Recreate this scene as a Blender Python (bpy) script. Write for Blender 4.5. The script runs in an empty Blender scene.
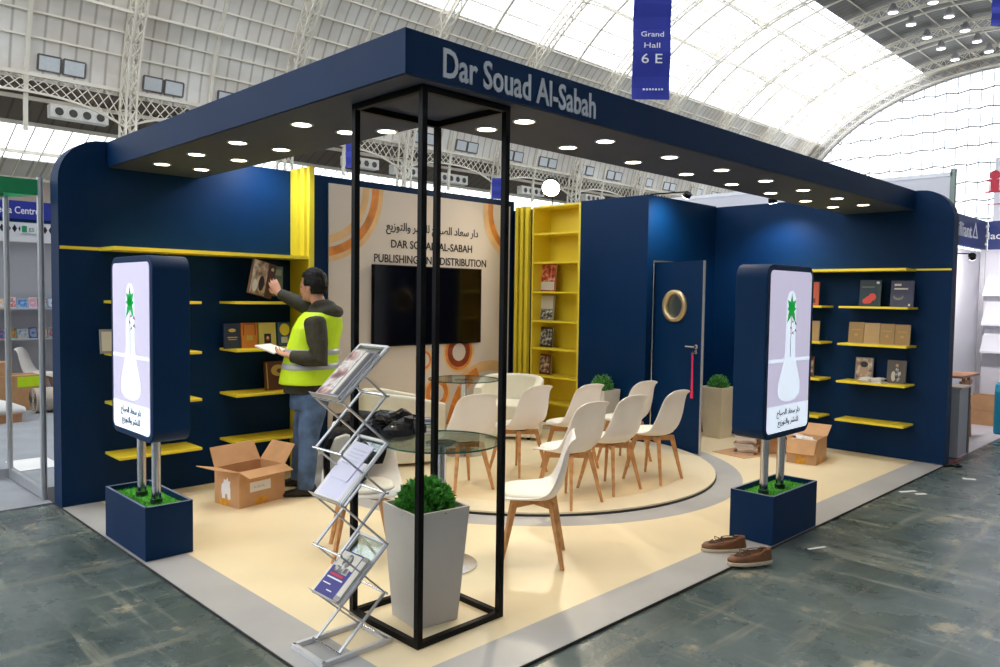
import bpy, bmesh, math, random
from mathutils import Vector, Matrix
random.seed(7)
SC = bpy.context.scene
COL = bpy.context.collection
PI = math.pi

# ---------------------------------------------------------------- camera (measured from the photograph)
F_PX = 768.7356
PIT, YAW, ROL = 0.0489, 0.7898, 0.0144
CX, CY, CZ = -1.8994, -2.4712, 1.53
FW = Vector((math.cos(PIT) * math.cos(YAW), math.cos(PIT) * math.sin(YAW), -math.sin(PIT)))
_R = FW.cross(Vector((0, 0, 1))).normalized()
_U = _R.cross(FW)
RT = _R * math.cos(ROL) + _U * math.sin(ROL)
UP = _U * math.cos(ROL) - _R * math.sin(ROL)
CAM = Vector((CX, CY, CZ))


def at(axis, val, px, py):
    """the world point seen at a photo pixel on the plane axis=val (measuring aid)"""
    d = FW * F_PX + RT * (px - 500) - UP * (py - 333.5)
    i = 'xyz'.index(axis)
    t = (val - CAM[i]) / d[i]
    return CAM + d * t


cam = bpy.data.cameras.new('camera')
cam.sensor_width = 36
cam.lens = F_PX * 36 / 1000
cam.clip_end = 500
camo = bpy.data.objects.new('camera', cam)
COL.objects.link(camo)
mw = Matrix((RT, UP, -FW)).transposed().to_4x4()
mw.translation = CAM
camo.matrix_world = mw
SC.camera = camo

# ---------------------------------------------------------------- materials
def lin(c):
    def f(x):
        x /= 255
        return x / 12.92 if x <= .04045 else ((x + .055) / 1.055) ** 2.4
    return (f(c[0]), f(c[1]), f(c[2]), 1)


MATS = {}


def mat(name, col, rough=.5, metal=0, var=.06, scale=6, bump=0, emit=None, estr=0, trans=0, coat=0, bscale=None, spec=.5, ior=None):
    """principled material whose colour is gently varied by a noise texture"""
    m = bpy.data.materials.new(name)
    m.use_nodes = True
    nt = m.node_tree
    b = nt.nodes['Principled BSDF']
    c = lin(col)
    tc = nt.nodes.new('ShaderNodeTexCoord')
    nz = nt.nodes.new('ShaderNodeTexNoise')
    nz.inputs['Scale'].default_value = scale
    nz.inputs['Detail'].default_value = 4
    nt.links.new(tc.outputs['Object'], nz.inputs['Vector'])
    cr = nt.nodes.new('ShaderNodeValToRGB')
    cr.color_ramp.elements[0].position = .3
    cr.color_ramp.elements[1].position = .7
    cr.color_ramp.elements[0].color = (c[0] * (1 - var), c[1] * (1 - var), c[2] * (1 - var), 1)
    cr.color_ramp.elements[1].color = (min(1, c[0] * (1 + var)), min(1, c[1] * (1 + var)), min(1, c[2] * (1 + var)), 1)
    nt.links.new(nz.outputs['Fac'], cr.inputs['Fac'])
    nt.links.new(cr.outputs['Color'], b.inputs['Base Color'])
    b.inputs['Roughness'].default_value = rough
    b.inputs['Metallic'].default_value = metal
    b.inputs['Specular IOR Level'].default_value = spec
    if ior: b.inputs['IOR'].default_value = ior
    if trans: b.inputs['Transmission Weight'].default_value = trans
    if coat: b.inputs['Coat Weight'].default_value = coat
    if emit:
        b.inputs['Emission Color'].default_value = lin(emit)
        b.inputs['Emission Strength'].default_value = estr
    if bump:
        bp = nt.nodes.new('ShaderNodeBump')
        bp.inputs['Strength'].default_value = bump
        bp.inputs['Distance'].default_value = .01
        nz2 = nt.nodes.new('ShaderNodeTexNoise')
        nz2.inputs['Scale'].default_value = bscale or scale * 5
        nt.links.new(tc.outputs['Object'], nz2.inputs['Vector'])
        nt.links.new(nz2.outputs['Fac'], bp.inputs['Height'])
        nt.links.new(bp.outputs['Normal'], b.inputs['Normal'])
    MATS[name] = m
    return m


def picture_mat(name, cols, scale=9, rough=.35, detail=2):
    """printed picture: soft blotches in the given colours"""
    m = bpy.data.materials.new(name)
    m.use_nodes = True
    nt = m.node_tree
    b = nt.nodes['Principled BSDF']
    tc = nt.nodes.new('ShaderNodeTexCoord')
    nz = nt.nodes.new('ShaderNodeTexNoise')
    nz.inputs['Scale'].default_value = scale
    nz.inputs['Detail'].default_value = detail
    cr = nt.nodes.new('ShaderNodeValToRGB')
    el = cr.color_ramp.elements
    n = len(cols)
    el[0].position = .36; el[0].color = lin(cols[0])
    el[1].position = .64; el[1].color = lin(cols[-1])
    for i in range(1, n - 1):
        e = el.new(.36 + .28 * i / (n - 1)); e.color = lin(cols[i])
    nt.links.new(tc.outputs['Object'], nz.inputs['Vector'])
    nt.links.new(nz.outputs['Fac'], cr.inputs['Fac'])
    nt.links.new(cr.outputs['Color'], b.inputs['Base Color'])
    b.inputs['Roughness'].default_value = rough
    return m


NAVY = mat('navy_paint', (0, 40, 78), .5, var=.08, scale=2, spec=.15)
NAVY_D = NAVY
SOFFIT = mat('canopy_soffit_paint', (48, 58, 84), .6, var=.06)
YEL = mat('yellow_paint', (240, 214, 52), .45, var=.04, scale=3)
BLACK = mat('black_metal', (5, 5, 7), .45, spec=.15)
TVB = mat('black_screen', (6, 5, 8), .12, var=.02)
CHROME = mat('chrome', (205, 205, 208), .18, 1, var=.02)
ALU = mat('brushed_aluminium', (190, 190, 194), .35, .65, var=.05, scale=20)
WHITEP = mat('white_plastic', (232, 226, 220), .35, var=.02)
CUSH = mat('white_leatherette', (236, 230, 216), .5, var=.03)
TUBM = mat('cream_leatherette', (240, 234, 214), .5, var=.04, scale=4)
WOOD = mat('beech_wood', (196, 142, 88), .45, var=.2, scale=25)
WOODD = mat('orange_wood', (196, 138, 96), .5, var=.15, scale=18)
CARD = mat('cardboard', (200, 154, 110), .8, var=.09, scale=8)
CARDI = mat('cardboard_inside', (160, 116, 78), .85, var=.1, scale=8)
TAPE = mat('amber_tape', (214, 150, 40), .3, var=.2, scale=30)
PAPER = mat('paper', (235, 232, 228), .7, var=.04)
LILAC = mat('lilac_paper', (222, 220, 240), .6, var=.04)
SOIL = mat('dark_soil', (30, 24, 20), .9, var=.3, scale=40)
POTG = mat('grey_planter_plastic', (196, 190, 182), .45, var=.03)
LEAF = mat('leaf_green', (84, 160, 62), .45, var=.35, scale=60)
LEAFL = mat('leaf_pale_tips', (120, 168, 110), .45, var=.3, scale=60)
TURF = mat('artificial_turf', (96, 196, 60), .8, var=.4, scale=70, bump=1.0, bscale=220)
REDP = mat('red_lanyard', (222, 38, 84), .5)
BRASS = mat('pale_brass', (212, 186, 140), .3, .6, var=.08)
BLKBAG = mat('black_bin_liner', (5, 5, 7), .18, var=.1, bump=.35, bscale=18, spec=.35)
WHITEWALL = mat('white_shell_panel', (232, 230, 238), .6, var=.03, scale=2)
GREYWALL = mat('grey_shell_panel', (178, 178, 184), .6, var=.03, scale=2)
SHELLB = mat('blue_fascia', (32, 52, 120), .45, var=.06)
BANB = mat('banner_blue', (38, 52, 158), .6, var=.06, scale=3)
GREEN = mat('green_fascia', (20, 150, 92), .45, var=.06)
WPRINT = mat('white_print', (240, 240, 245), .5, var=.01)
GREYPRINT = mat('silver_letters', (196, 202, 210), .35, .2, var=.02)
BPRINT = mat('black_print', (22, 22, 30), .5, var=.01)
PINK = mat('red_print', (205, 36, 62), .5, var=.02)
CREAMSTEEL = mat('cream_painted_steel', (226, 218, 204), .55, var=.08, scale=.8)
GLASSM = mat('window_glass', (235, 245, 240), .05, trans=1, var=0, ior=1.45)

# clear glass table top
def glass_mat(name, tint, mixf=.25):
    m = bpy.data.materials.new(name); m.use_nodes = True
    nt = m.node_tree; nt.nodes.remove(nt.nodes['Principled BSDF'])
    out = nt.nodes['Material Output']
    tr = nt.nodes.new('ShaderNodeBsdfTransparent'); tr.inputs[0].default_value = lin(tint)
    gl = nt.nodes.new('ShaderNodeBsdfGlossy'); gl.inputs['Roughness'].default_value = .03
    lw = nt.nodes.new('ShaderNodeLayerWeight'); lw.inputs[0].default_value = .25
    fr = nt.nodes.new('ShaderNodeMapRange'); fr.inputs[3].default_value = .03; fr.inputs[4].default_value = .5
    nt.links.new(lw.outputs['Fresnel'], fr.inputs[0])
    mx = nt.nodes.new('ShaderNodeMixShader')
    nt.links.new(fr.outputs[0], mx.inputs[0]); nt.links.new(tr.outputs[0], mx.inputs[1]); nt.links.new(gl.outputs[0], mx.inputs[2])
    nt.links.new(mx.outputs[0], out.inputs[0])
    return m
TGLASS = glass_mat('table_glass', (238, 247, 243))
CLEAR = glass_mat('clear_pane', (228, 238, 236))
GEDGE = mat('glass_edge_green', (30, 84, 72), .15)


def roof_glass():
    m = bpy.data.materials.new('roof_glazing'); m.use_nodes = True
    nt = m.node_tree; nt.nodes.remove(nt.nodes['Principled BSDF'])
    out = nt.nodes['Material Output']
    tr = nt.nodes.new('ShaderNodeBsdfTransparent'); tr.inputs[0].default_value = (.97, .985, 1, 1)
    df = nt.nodes.new('ShaderNodeBsdfTranslucent'); df.inputs[0].default_value = (.9, .92, .95, 1)
    mx = nt.nodes.new('ShaderNodeMixShader')
    tc = nt.nodes.new('ShaderNodeTexCoord'); nz = nt.nodes.new('ShaderNodeTexNoise'); nz.inputs['Scale'].default_value = .25
    mr = nt.nodes.new('ShaderNodeMapRange'); mr.inputs[3].default_value = .1; mr.inputs[4].default_value = .4
    nt.links.new(tc.outputs['Object'], nz.inputs[0]); nt.links.new(nz.outputs['Fac'], mr.inputs[0]); nt.links.new(mr.outputs[0], mx.inputs[0])
    nt.links.new(tr.outputs[0], mx.inputs[1]); nt.links.new(df.outputs[0], mx.inputs[2])
    nt.links.new(mx.outputs[0], out.inputs[0])
    return m
RGLASS = roof_glass()


def sheet_mat(name, col):
    """roof sheeting with vertical seams every 0.8 m along the hall"""
    m = bpy.data.materials.new(name); m.use_nodes = True
    nt = m.node_tree; b = nt.nodes['Principled BSDF']; c = lin(col)
    tc = nt.nodes.new('ShaderNodeTexCoord')
    w = nt.nodes.new('ShaderNodeTexWave'); w.wave_type = 'BANDS'; w.bands_direction = 'X'; w.inputs['Scale'].default_value = .4
    nt.links.new(tc.outputs['Object'], w.inputs[0])
    r1 = nt.nodes.new('ShaderNodeValToRGB')
    r1.color_ramp.elements[0].position = .0; r1.color_ramp.elements[0].color = (.62, .6, .57, 1)
    r1.color_ramp.elements[1].position = .12; r1.color_ramp.elements[1].color = (1, 1, 1, 1)
    nt.links.new(w.outputs['Fac'], r1.inputs[0])
    nz = nt.nodes.new('ShaderNodeTexNoise'); nz.inputs['Scale'].default_value = .35; nz.inputs['Detail'].default_value = 5
    nt.links.new(tc.outputs['Object'], nz.inputs[0])
    r2 = nt.nodes.new('ShaderNodeValToRGB')
    r2.color_ramp.elements[0].position = .35; r2.color_ramp.elements[0].color = (c[0] * .82, c[1] * .78, c[2] * .74, 1)
    r2.color_ramp.elements[1].position = .65; r2.color_ramp.elements[1].color = c
    nt.links.new(nz.outputs['Fac'], r2.inputs[0])
    mx = nt.nodes.new('ShaderNodeMix'); mx.data_type = 'RGBA'; mx.blend_type = 'MULTIPLY'; mx.inputs[0].default_value = 1
    nt.links.new(r1.outputs[0], mx.inputs[6]); nt.links.new(r2.outputs[0], mx.inputs[7])
    nt.links.new(mx.outputs[2], b.inputs['Base Color'])
    b.inputs['Roughness'].default_value = .7
    return m
SHEET = sheet_mat('roof_sheeting', (238, 233, 228))
SHEETD = sheet_mat('roof_boarding_dark', (120, 118, 116))
SHEETB = sheet_mat('gallery_boarding', (132, 120, 112))


def hall_floor_mat():
    m = bpy.data.materials.new('worn_concrete'); m.use_nodes = True
    nt = m.node_tree; b = nt.nodes['Principled BSDF']
    tc = nt.nodes.new('ShaderNodeTexCoord')
    def noise(scale, sx, sy, detail=6, rough=.65):
        mp = nt.nodes.new('ShaderNodeMapping'); mp.inputs['Scale'].default_value = (sx, sy, 1)
        nz = nt.nodes.new('ShaderNodeTexNoise'); nz.inputs['Scale'].default_value = scale
        nz.inputs['Detail'].default_value = detail; nz.inputs['Roughness'].default_value = rough
        nt.links.new(tc.outputs['Object'], mp.inputs[0]); nt.links.new(mp.outputs[0], nz.inputs[0])
        return nz.outputs['Fac']
    def ramp(s, p0, p1, c0=(0, 0, 0, 1), c1=(1, 1, 1, 1)):
        r = nt.nodes.new('ShaderNodeValToRGB'); r.color_ramp.elements[0].position = p0; r.color_ramp.elements[1].position = p1
        r.color_ramp.elements[0].color = c0; r.color_ramp.elements[1].color = c1
        nt.links.new(s, r.inputs[0]); return r.outputs[0]
    def mix(f, a, c):
        x = nt.nodes.new('ShaderNodeMix'); x.data_type = 'RGBA'
        nt.links.new(f, x.inputs[0]); nt.links.new(a, x.inputs[6])
        if isinstance(c, tuple): x.inputs[7].default_value = c
        else: nt.links.new(c, x.inputs[7])
        return x.outputs[2]
    base = ramp(noise(1.3, 1, 1), .35, .68, lin((60, 74, 72)), lin((104, 114, 110)))
    fine = ramp(noise(9, 1, 1), .4, .7)
    base = mix(ramp(noise(14, 1, 1, 8, .8), .5, .72, (0, 0, 0, 1), (.45, .45, .45, 1)), base, lin((44, 54, 54)))
    base = mix(ramp(noise(1.6, 4.5, .35), .56, .64, (0, 0, 0, 1), (.6, .6, .6, 1)), base, lin((142, 144, 130)))
    base = mix(ramp(noise(1.5, .35, 5), .56, .64, (0, 0, 0, 1), (.6, .6, .6, 1)), base, lin((136, 136, 120)))
    base = mix(ramp(noise(2.6, 1, 1, 10, .75), .58, .64, (0, 0, 0, 1), (.8, .8, .8, 1)), base, lin((172, 160, 132)))
    nt.links.new(base, b.inputs['Base Color'])
    rr = ramp(noise(2.2, 1, 1), .35, .65, (.16, .16, .16, 1), (.42, .42, .42, 1))
    nt.links.new(rr, b.inputs['Roughness'])
    bp = nt.nodes.new('ShaderNodeBump'); bp.inputs['Strength'].default_value = .25; bp.inputs['Distance'].default_value = .01
    nt.links.new(noise(18, 1, 1), bp.inputs['Height']); nt.links.new(bp.outputs[0], b.inputs['Normal'])
    return m
HALLF = hall_floor_mat()
CREAMF = mat('cream_vinyl_floor', (238, 220, 182), .4, var=.05, scale=1.6, bump=.05, bscale=4)
CREAMD = mat('cream_vinyl_disc', (236, 216, 176), .3, var=.05, scale=1.6)
CREAME = mat('cream_vinyl_ring', (240, 225, 192), .3, var=.04, scale=1.6)
GREYV = mat('grey_vinyl', (176, 174, 172), .42, var=.08, scale=2.5, bump=.1, bscale=6)
DARKE = mat('dark_edge_strip', (40, 38, 36), .6)

# ---------------------------------------------------------------- mesh helpers
class MB:
    def __init__(s):
        s.bm = bmesh.new()

    def box(s, x0, x1, y0, y1, z0, z1, M=None):
        vs = [s.bm.verts.new((x, y, z)) for z in (z0, z1) for y in (y0, y1) for x in (x0, x1)]
        for f in ((0, 2, 3, 1), (4, 5, 7, 6), (0, 1, 5, 4), (2, 6, 7, 3), (0, 4, 6, 2), (1, 3, 7, 5)):
            s.bm.faces.new([vs[i] for i in f])
        if M is not None:
            for v in vs: v.co = M @ v.co
        return s

    def hexa(s, b, t):
        """b, t: four bottom and four top corners (counter-clockwise)"""
        vb = [s.bm.verts.new(p) for p in b]; vt = [s.bm.verts.new(p) for p in t]
        s.bm.faces.new(vb[::-1]); s.bm.faces.new(vt)
        for i in range(4):
            j = (i + 1) % 4
            s.bm.faces.new([vb[i], vb[j], vt[j], vt[i]])
        return s

    def bar(s, a, b, w, h=None, up=(0, 0, 1)):
        """square bar from a to b"""
        a = Vector(a); b = Vector(b); h = h or w
        d = (b - a).normalized(); up = Vector(up)
        if abs(d.dot(up)) > .98: up = Vector((1, 0, 0)) if abs(d.x) < .9 else Vector((0, 1, 0))
        x = d.cross(up).normalized() * w / 2; y = x.cross(d).normalized() * h / 2
        return s.hexa([a - x - y, a + x - y, a + x + y, a - x + y], [b - x - y, b + x - y, b + x + y, b - x + y])

    def tube(s, pts, r, n=8, cap=True):
        pts = [Vector(p) for p in pts]
        rs = r if isinstance(r, (list, tuple)) else [r] * len(pts)
        rings = []
        prev = None
        for i, p in enumerate(pts):
            d = (pts[min(i + 1, len(pts) - 1)] - pts[max(i - 1, 0)]).normalized()
            if prev is None:
                u = Vector((0, 0, 1)) if abs(d.z) < .9 else Vector((1, 0, 0))
                x = d.cross(u).normalized()
            else:
                x = (prev - d * prev.dot(d)).normalized()
            prev = x
            y = d.cross(x)
            rr = rs[i]
            ra, rb = rr if isinstance(rr, tuple) else (rr, rr)
            rings.append([s.bm.verts.new(p + x * ra * math.cos(2 * PI * k / n) + y * rb * math.sin(2 * PI * k / n)) for k in range(n)])
        for a, b in zip(rings, rings[1:]):
            for k in range(n):
                s.bm.faces.new([a[k], a[(k + 1) % n], b[(k + 1) % n], b[k]])
        if cap:
            s.bm.faces.new(rings[0][::-1]); s.bm.faces.new(rings[-1])
        return s

    def rings(s, rings, cap=True):
        rv = [[s.bm.verts.new(p) for p in r] for r in rings]
        n = len(rv[0])
        for a, b in zip(rv, rv[1:]):
            for k in range(n):
                s.bm.faces.new([a[k], a[(k + 1) % n], b[(k + 1) % n], b[k]])
        if cap:
            s.bm.faces.new(rv[0][::-1]); s.bm.faces.new(rv[-1])
        return s

    def lathe(s, prof, n=32, c=(0, 0, 0)):
        c = Vector(c)
        return s.rings([[c + Vector((r * math.cos(2 * PI * k / n), r * math.sin(2 * PI * k / n), z)) for k in range(n)] for r, z in prof])

    def prism(s, poly, O, X, Y, N, t):
        """poly (u,v) in the plane O,X,Y, extruded t along N"""
        O, X, Y, N = Vector(O), Vector(X), Vector(Y), Vector(N)
        a = [s.bm.verts.new(O + X * u + Y * v) for u, v in poly]
        b = [s.bm.verts.new(O + X * u + Y * v + N * t) for u, v in poly]
        s.bm.faces.new(a); s.bm.faces.new(b[::-1])
        n = len(a)
        for i in range(n):
            j = (i + 1) % n
            s.bm.faces.new([a[j], a[i], b[i], b[j]])
        return s

    def ball(s, c, r, sub=2, sq=(1, 1, 1), M=None):
        res = bmesh.ops.create_icosphere(s.bm, subdivisions=sub, radius=1)
        for v in res['verts']:
            p = Vector((v.co.x * r * sq[0], v.co.y * r * sq[1], v.co.z * r * sq[2]))
            if M is not None: p = M @ p
            v.co = p + Vector(c)
        return s

    def add_mesh(s, me, M):
        n0 = len(s.bm.verts)
        s.bm.from_mesh(me)
        s.bm.verts.ensure_lookup_table()
        for v in s.bm.verts[n0:]: v.co = M @ v.co
        return s

    def build(s, name, m, parent=None, smooth=False, bevel=0, seg=2, kind=None, label=None):
        bmesh.ops.recalc_face_normals(s.bm, faces=s.bm.faces)
        me = bpy.data.meshes.new(name)
        s.bm.to_mesh(me); s.bm.free()
        if smooth:
            for p in me.polygons: p.use_smooth = True
        ms = m if isinstance(m, (list, tuple)) else [m]
        for x in ms: me.materials.append(x)
        o = bpy.data.objects.new(name, me)
        COL.objects.link(o)
        if parent is not None:
            o.parent = parent
            o.matrix_parent_inverse = WINV[parent.name] if parent.name in WINV else Matrix()
        if bevel:
            b = o.modifiers.new('bevel', 'BEVEL'); b.width = bevel; b.segments = seg; b.limit_method = 'ANGLE'; b.angle_limit = math.radians(40)
        if kind: o['kind'] = kind
        if label: o['label'] = label
        return o


WINV = {}


def thing(name, label, cat, loc=(0, 0, 0), rz=0, group=None, local=False):
    """an Empty at the thing's base. Parts are given in world coordinates unless local"""
    o = bpy.data.objects.new(name, None)
    COL.objects.link(o)
    o.empty_display_size = .1
    o.location = loc
    o.rotation_euler = (0, 0, rz)
    tag(o, label, cat, group)
    if not local:
        WINV[o.name] = (Matrix.Translation(Vector(loc)) @ Matrix.Rotation(rz, 4, 'Z')).inverted()
    return o


def tag(o, label, cat, group=None):
    o['label'] = label
    o['category'] = cat
    if group: o['group'] = group
    return o


def dup(root, loc, rz, label, group=None, rot=None):
    r = root.copy(); COL.objects.link(r)
    r.location = loc; r.rotation_euler = rot or (0, 0, rz)
    r['label'] = label
    if group: r['group'] = group
    for ch in root.children:
        c = ch.copy(); COL.objects.link(c); c.parent = r
        for g in ch.children:
            d = g.copy(); COL.objects.link(d); d.parent = c
    return r


def text_mesh(body, w, cap, thick=.004, bold=0.0, sx=None):
    """mesh of the text, its width stretched to w, capital height cap; lies in XY, centred in x"""
    cu = bpy.data.curves.new('txt', 'FONT'); cu.body = body; cu.align_x = 'LEFT'; cu.size = 1
    cu.extrude = .02; cu.offset = bold; cu.resolution_u = 3
    o = bpy.data.objects.new('txt', cu); COL.objects.link(o)
    bpy.context.view_layer.update()
    me = bpy.data.meshes.new_from_object(o.evaluated_get(bpy.context.evaluated_depsgraph_get()))
    xs = [v.co.x for v in me.vertices]; ys = [v.co.y for v in me.vertices]
    x0, x1 = min(xs), max(xs)
    kx = w / (x1 - x0); ky = cap / .727
    for v in me.vertices:
        v.co = Vector(((v.co.x - (x0 + x1) / 2) * kx, v.co.y * ky, v.co.z / .04 * thick))
    bpy.data.objects.remove(o); bpy.data.curves.remove(cu)
    return me


def put_text(mb, body, O, X, Y, w, cap, thick=.004, bold=0.0):
    X = Vector(X).normalized(); Y = Vector(Y).normalized(); N = X.cross(Y)
    M = Matrix((X, Y, N)).transposed().to_4x4(); M.translation = Vector(O)
    me = text_mesh(body, w, cap, thick, bold)
    mb.add_mesh(me, M); bpy.data.meshes.remove(me)
    return mb


AR = {'ا': (0xFE8D, 0xFE8E, 0, 0), 'ب': (0xFE8F, 0xFE90, 0xFE91, 0xFE92), 'ت': (0xFE95, 0xFE96, 0xFE97, 0xFE98),
      'ح': (0xFEA1, 0xFEA2, 0xFEA3, 0xFEA4), 'د': (0xFEA9, 0xFEAA, 0, 0), 'ر': (0xFEAD, 0xFEAE, 0, 0), 'ز': (0xFEAF, 0xFEB0, 0, 0),
      'س': (0xFEB1, 0xFEB2, 0xFEB3, 0xFEB4), 'ش': (0xFEB5, 0xFEB6, 0xFEB7, 0xFEB8), 'ص': (0xFEB9, 0xFEBA, 0xFEBB, 0xFEBC),
      'ع': (0xFEC9, 0xFECA, 0xFECB, 0xFECC), 'ل': (0xFEDD, 0xFEDE, 0xFEDF, 0xFEE0), 'ن': (0xFEE5, 0xFEE6, 0xFEE7, 0xFEE8),
      'و': (0xFEED, 0xFEEE, 0, 0), 'ي': (0xFEF1, 0xFEF2, 0xFEF3, 0xFEF4)}


def arabic(s):
    """join the letters (presentation forms) and lay them out right to left"""
    out = []
    for i, c in enumerate(s):
        if c not in AR: out.append(c); continue
        p = i > 0 and s[i - 1] in AR and AR[s[i - 1]][2] != 0
        n = i < len(s) - 1 and s[i + 1] in AR and AR[c][2] != 0
        f = AR[c]
        out.append(chr(f[3] if p and n else f[1] if p else f[2] if n else f[0]))
    return ''.join(out[::-1])


AR1 = arabic('دار سعاد الصباح للنشر والتوزيع')
AR2 = arabic('دار سعاد الصباح')
AR3 = arabic('للنشر والتوزيع')


def rrect(w, h, r, n=6):
    """rounded rectangle outline centred on 0"""
    P = []
    for cx, cy, a0 in ((w / 2 - r, h / 2 - r, 0), (-w / 2 + r, h / 2 - r, PI / 2), (-w / 2 + r, -h / 2 + r, PI), (w / 2 - r, -h / 2 + r, 1.5 * PI)):
        for k in range(n + 1):
            a = a0 + PI / 2 * k / n
            P.append((cx + r * math.cos(a), cy + r * math.sin(a)))
    return P


def circ(r, n=32, cx=0, cy=0, ry=None):
    ry = ry or r
    return [(cx + r * math.cos(2 * PI * k / n), cy + ry * math.sin(2 * PI * k / n)) for k in range(n)]


def annulus(mb, O, X, Y, N, r0, r1, t, n=40, a0=0, a1=2 * PI, sy=1):
    O, X, Y, N = Vector(O), Vector(X), Vector(Y), Vector(N)
    full = abs(a1 - a0 - 2 * PI) < 1e-6
    rings = []
    for k in range(n if full else n + 1):
        a = a0 + (a1 - a0) * k / n
        d = X * math.cos(a) + Y * math.sin(a) * sy
        rings.append([O + d * r0, O + d * r1, O + d * r1 + N * t, O + d * r0 + N * t])
    rv = [[mb.bm.verts.new(p) for p in r] for r in rings]
    m = len(rv)
    for i in range(m if full else m - 1):
        a, b = rv[i], rv[(i + 1) % m]
        for k in range(4):
            mb.bm.faces.new([a[k], a[(k + 1) % 4], b[(k + 1) % 4], b[k]])
    if not full:
        mb.bm.faces.new(rv[0]); mb.bm.faces.new(rv[-1][::-1])
    return mb

# ================================================================= THE HALL (setting)
VY, VZ, VA, VB = 20.04, 10.12, 25.43, 19.14
X0H, X1H = -26.0, 99.5
RIBX = [14.4 + 10.05 * k for k in range(-4, 9)]


def ell(deg, x, off=0.0):
    a = math.radians(deg)
    return Vector((x, VY + (VA + off) * math.cos(a), VZ + (VB + off) * math.sin(a)))


def shell(name, bands, m, off=.35, th=.08, x0=X0H, x1=X1H, step=3):
    mb = MB()
    for a0, a1 in bands:
        n = max(2, int((a1 - a0) / step))
        angs = [a0 + (a1 - a0) * i / n for i in range(n + 1)]
        rv = []
        for a in angs:
            rv.append([mb.bm.verts.new(ell(a, x, o)) for x, o in ((x0, off), (x1, off), (x1, off + th), (x0, off + th))])
        for p, q in zip(rv, rv[1:]):
            for k in range(4):
                mb.bm.faces.new([p[k], p[(k + 1) % 4], q[(k + 1) % 4], q[k]])
        mb.bm.faces.new(rv[0]); mb.bm.faces.new(rv[-1][::-1])
    return mb.build(name, m, kind='structure')


shell('ceiling', [(8, 37.5), (142.5, 172)], SHEET)
shell('ceiling', [(71.5, 108.5)], SHEETD)
shell('window_1', [(37.5, 71.5)], RGLASS, off=.45, th=.02)
shell('window_2', [(108.5, 142.5)], RGLASS, off=.45, th=.02)

# glazing bars
mb = MB()
x = X0H
while x < X1H:
    for a0, a1 in ((37.5, 71.5), (108.5, 142.5)):
        pts = [ell(a0 + (a1 - a0) * i / 8, x, .4) for i in range(9)]
        for p, q in zip(pts, pts[1:]): mb.bar(p, q, .045, .06, up=(1, 0, 0))
    x += 1.005
mb.build('trim_1', CREAMSTEEL, kind='structure')

# purlins along the hall
mb = MB()
for a in [14.6, 18.3, 25.5, 29.5, 33.5, 37] + [41, 45, 54, 58, 66, 70, 76, 84, 90, 96, 104]:
    for b in ((a,) if a >= 76 else (a, 180 - a)):
        mb.bar(ell(b, X0H, .2), ell(b, X1H, .2), .08, .11)
mb.build('trim_2', CREAMSTEEL, kind='structure')

# lattice purlins between the main arches
mb = MB()
for a in (21.8, 50, 62):
    for b in (a, 180 - a):
        for xa, xb in zip(RIBX, RIBX[1:]):
            n = 12
            lo = []; up_ = []
            for i in range(n + 1):
                t = i / n
                sag = .35 + .75 * (2 * t - 1) ** 2
                up_.append(ell(b, xa + (xb - xa) * t, .05)); lo.append(ell(b, xa + (xb - xa) * t, .05 - sag))
            for i in range(n):
                mb.bar(lo[i], lo[i + 1], .09, .09)
                mb.bar(up_[i], lo[i + 1] if i % 2 else lo[i + 1], .045)
                mb.bar(lo[i], up_[i + 1], .045)
            mb.bar(up_[0], up_[-1], .12)
mb.build('trim_3', CREAMSTEEL, kind='structure')

# main lattice arch, built once and repeated along the hall
def arch_mesh():
    mb = MB()
    N = 64
    def pt(i, off, x): return ell(180 * i / N, x, off)
    chords = [(-.05, -.28), (-.05, .28), (-1.05, -.28), (-1.05, .28)]
    for off, dx in chords:
        P = [pt(i, off, dx) for i in range(N + 1)]
        for p, q in zip(P, P[1:]): mb.bar(p, q, .13, .11, up=(1, 0, 0))
    for i in range(N):
        for dx in (-.28, .28):
            mb.bar(pt(i, -.05, dx), pt(i + 1, -1.05, dx), .05, .05, up=(1, 0, 0))
            mb.bar(pt(i, -1.05, dx), pt(i + 1, -.05, dx), .05, .05, up=(1, 0, 0))
        mb.bar(pt(i, -1.05, -.28), pt(i + 1, -1.05, .28), .05); mb.bar(pt(i, -1.05, .28), pt(i + 1, -1.05, -.28), .05)
        if i % 2 == 0: mb.bar(pt(i, -.05, -.28), pt(i, -1.05, .28), .045)
    # legs down to the floor
    for sgn in (1, -1):
        ya = VY + sgn * (VA - .05); yb = VY + sgn * (VA - 1.05)
        for y in (ya, yb):
            for dx in (-.28, .28): mb.bar((dx, y, 0), (dx, y, VZ), .13)
        z = 0
        while z < VZ - .5:
            for dx in (-.28, .28):
                mb.bar((dx, ya, z), (dx, yb, z + .9), .05); mb.bar((dx, yb, z), (dx, ya, z + .9), .05)
            mb.bar((-.28, yb, z), (.28, yb, z + .9), .05)
            z += .9
    return mb
arch = arch_mesh().build('trim_4', CREAMSTEEL, kind='structure')
arch.location.x = RIBX[0]
for k, x in enumerate(RIBX[1:] + [99.0]):
    a = arch.copy(); COL.objects.link(a); a.location.x = x; a.name = 'trim_%d' % (5 + k)
# lighter secondary arches at mid bay
mb = MB()
for xa in RIBX:
    x = xa + 5.02
    if x > X1H: continue
    P = [ell(180 * i / 40, x, .1) for i in range(41)]
    for p, q in zip(P, P[1:]): mb.bar(p, q, .13, .22, up=(1, 0, 0))
mb.build('trim_30', CREAMSTEEL, kind='structure')

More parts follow.
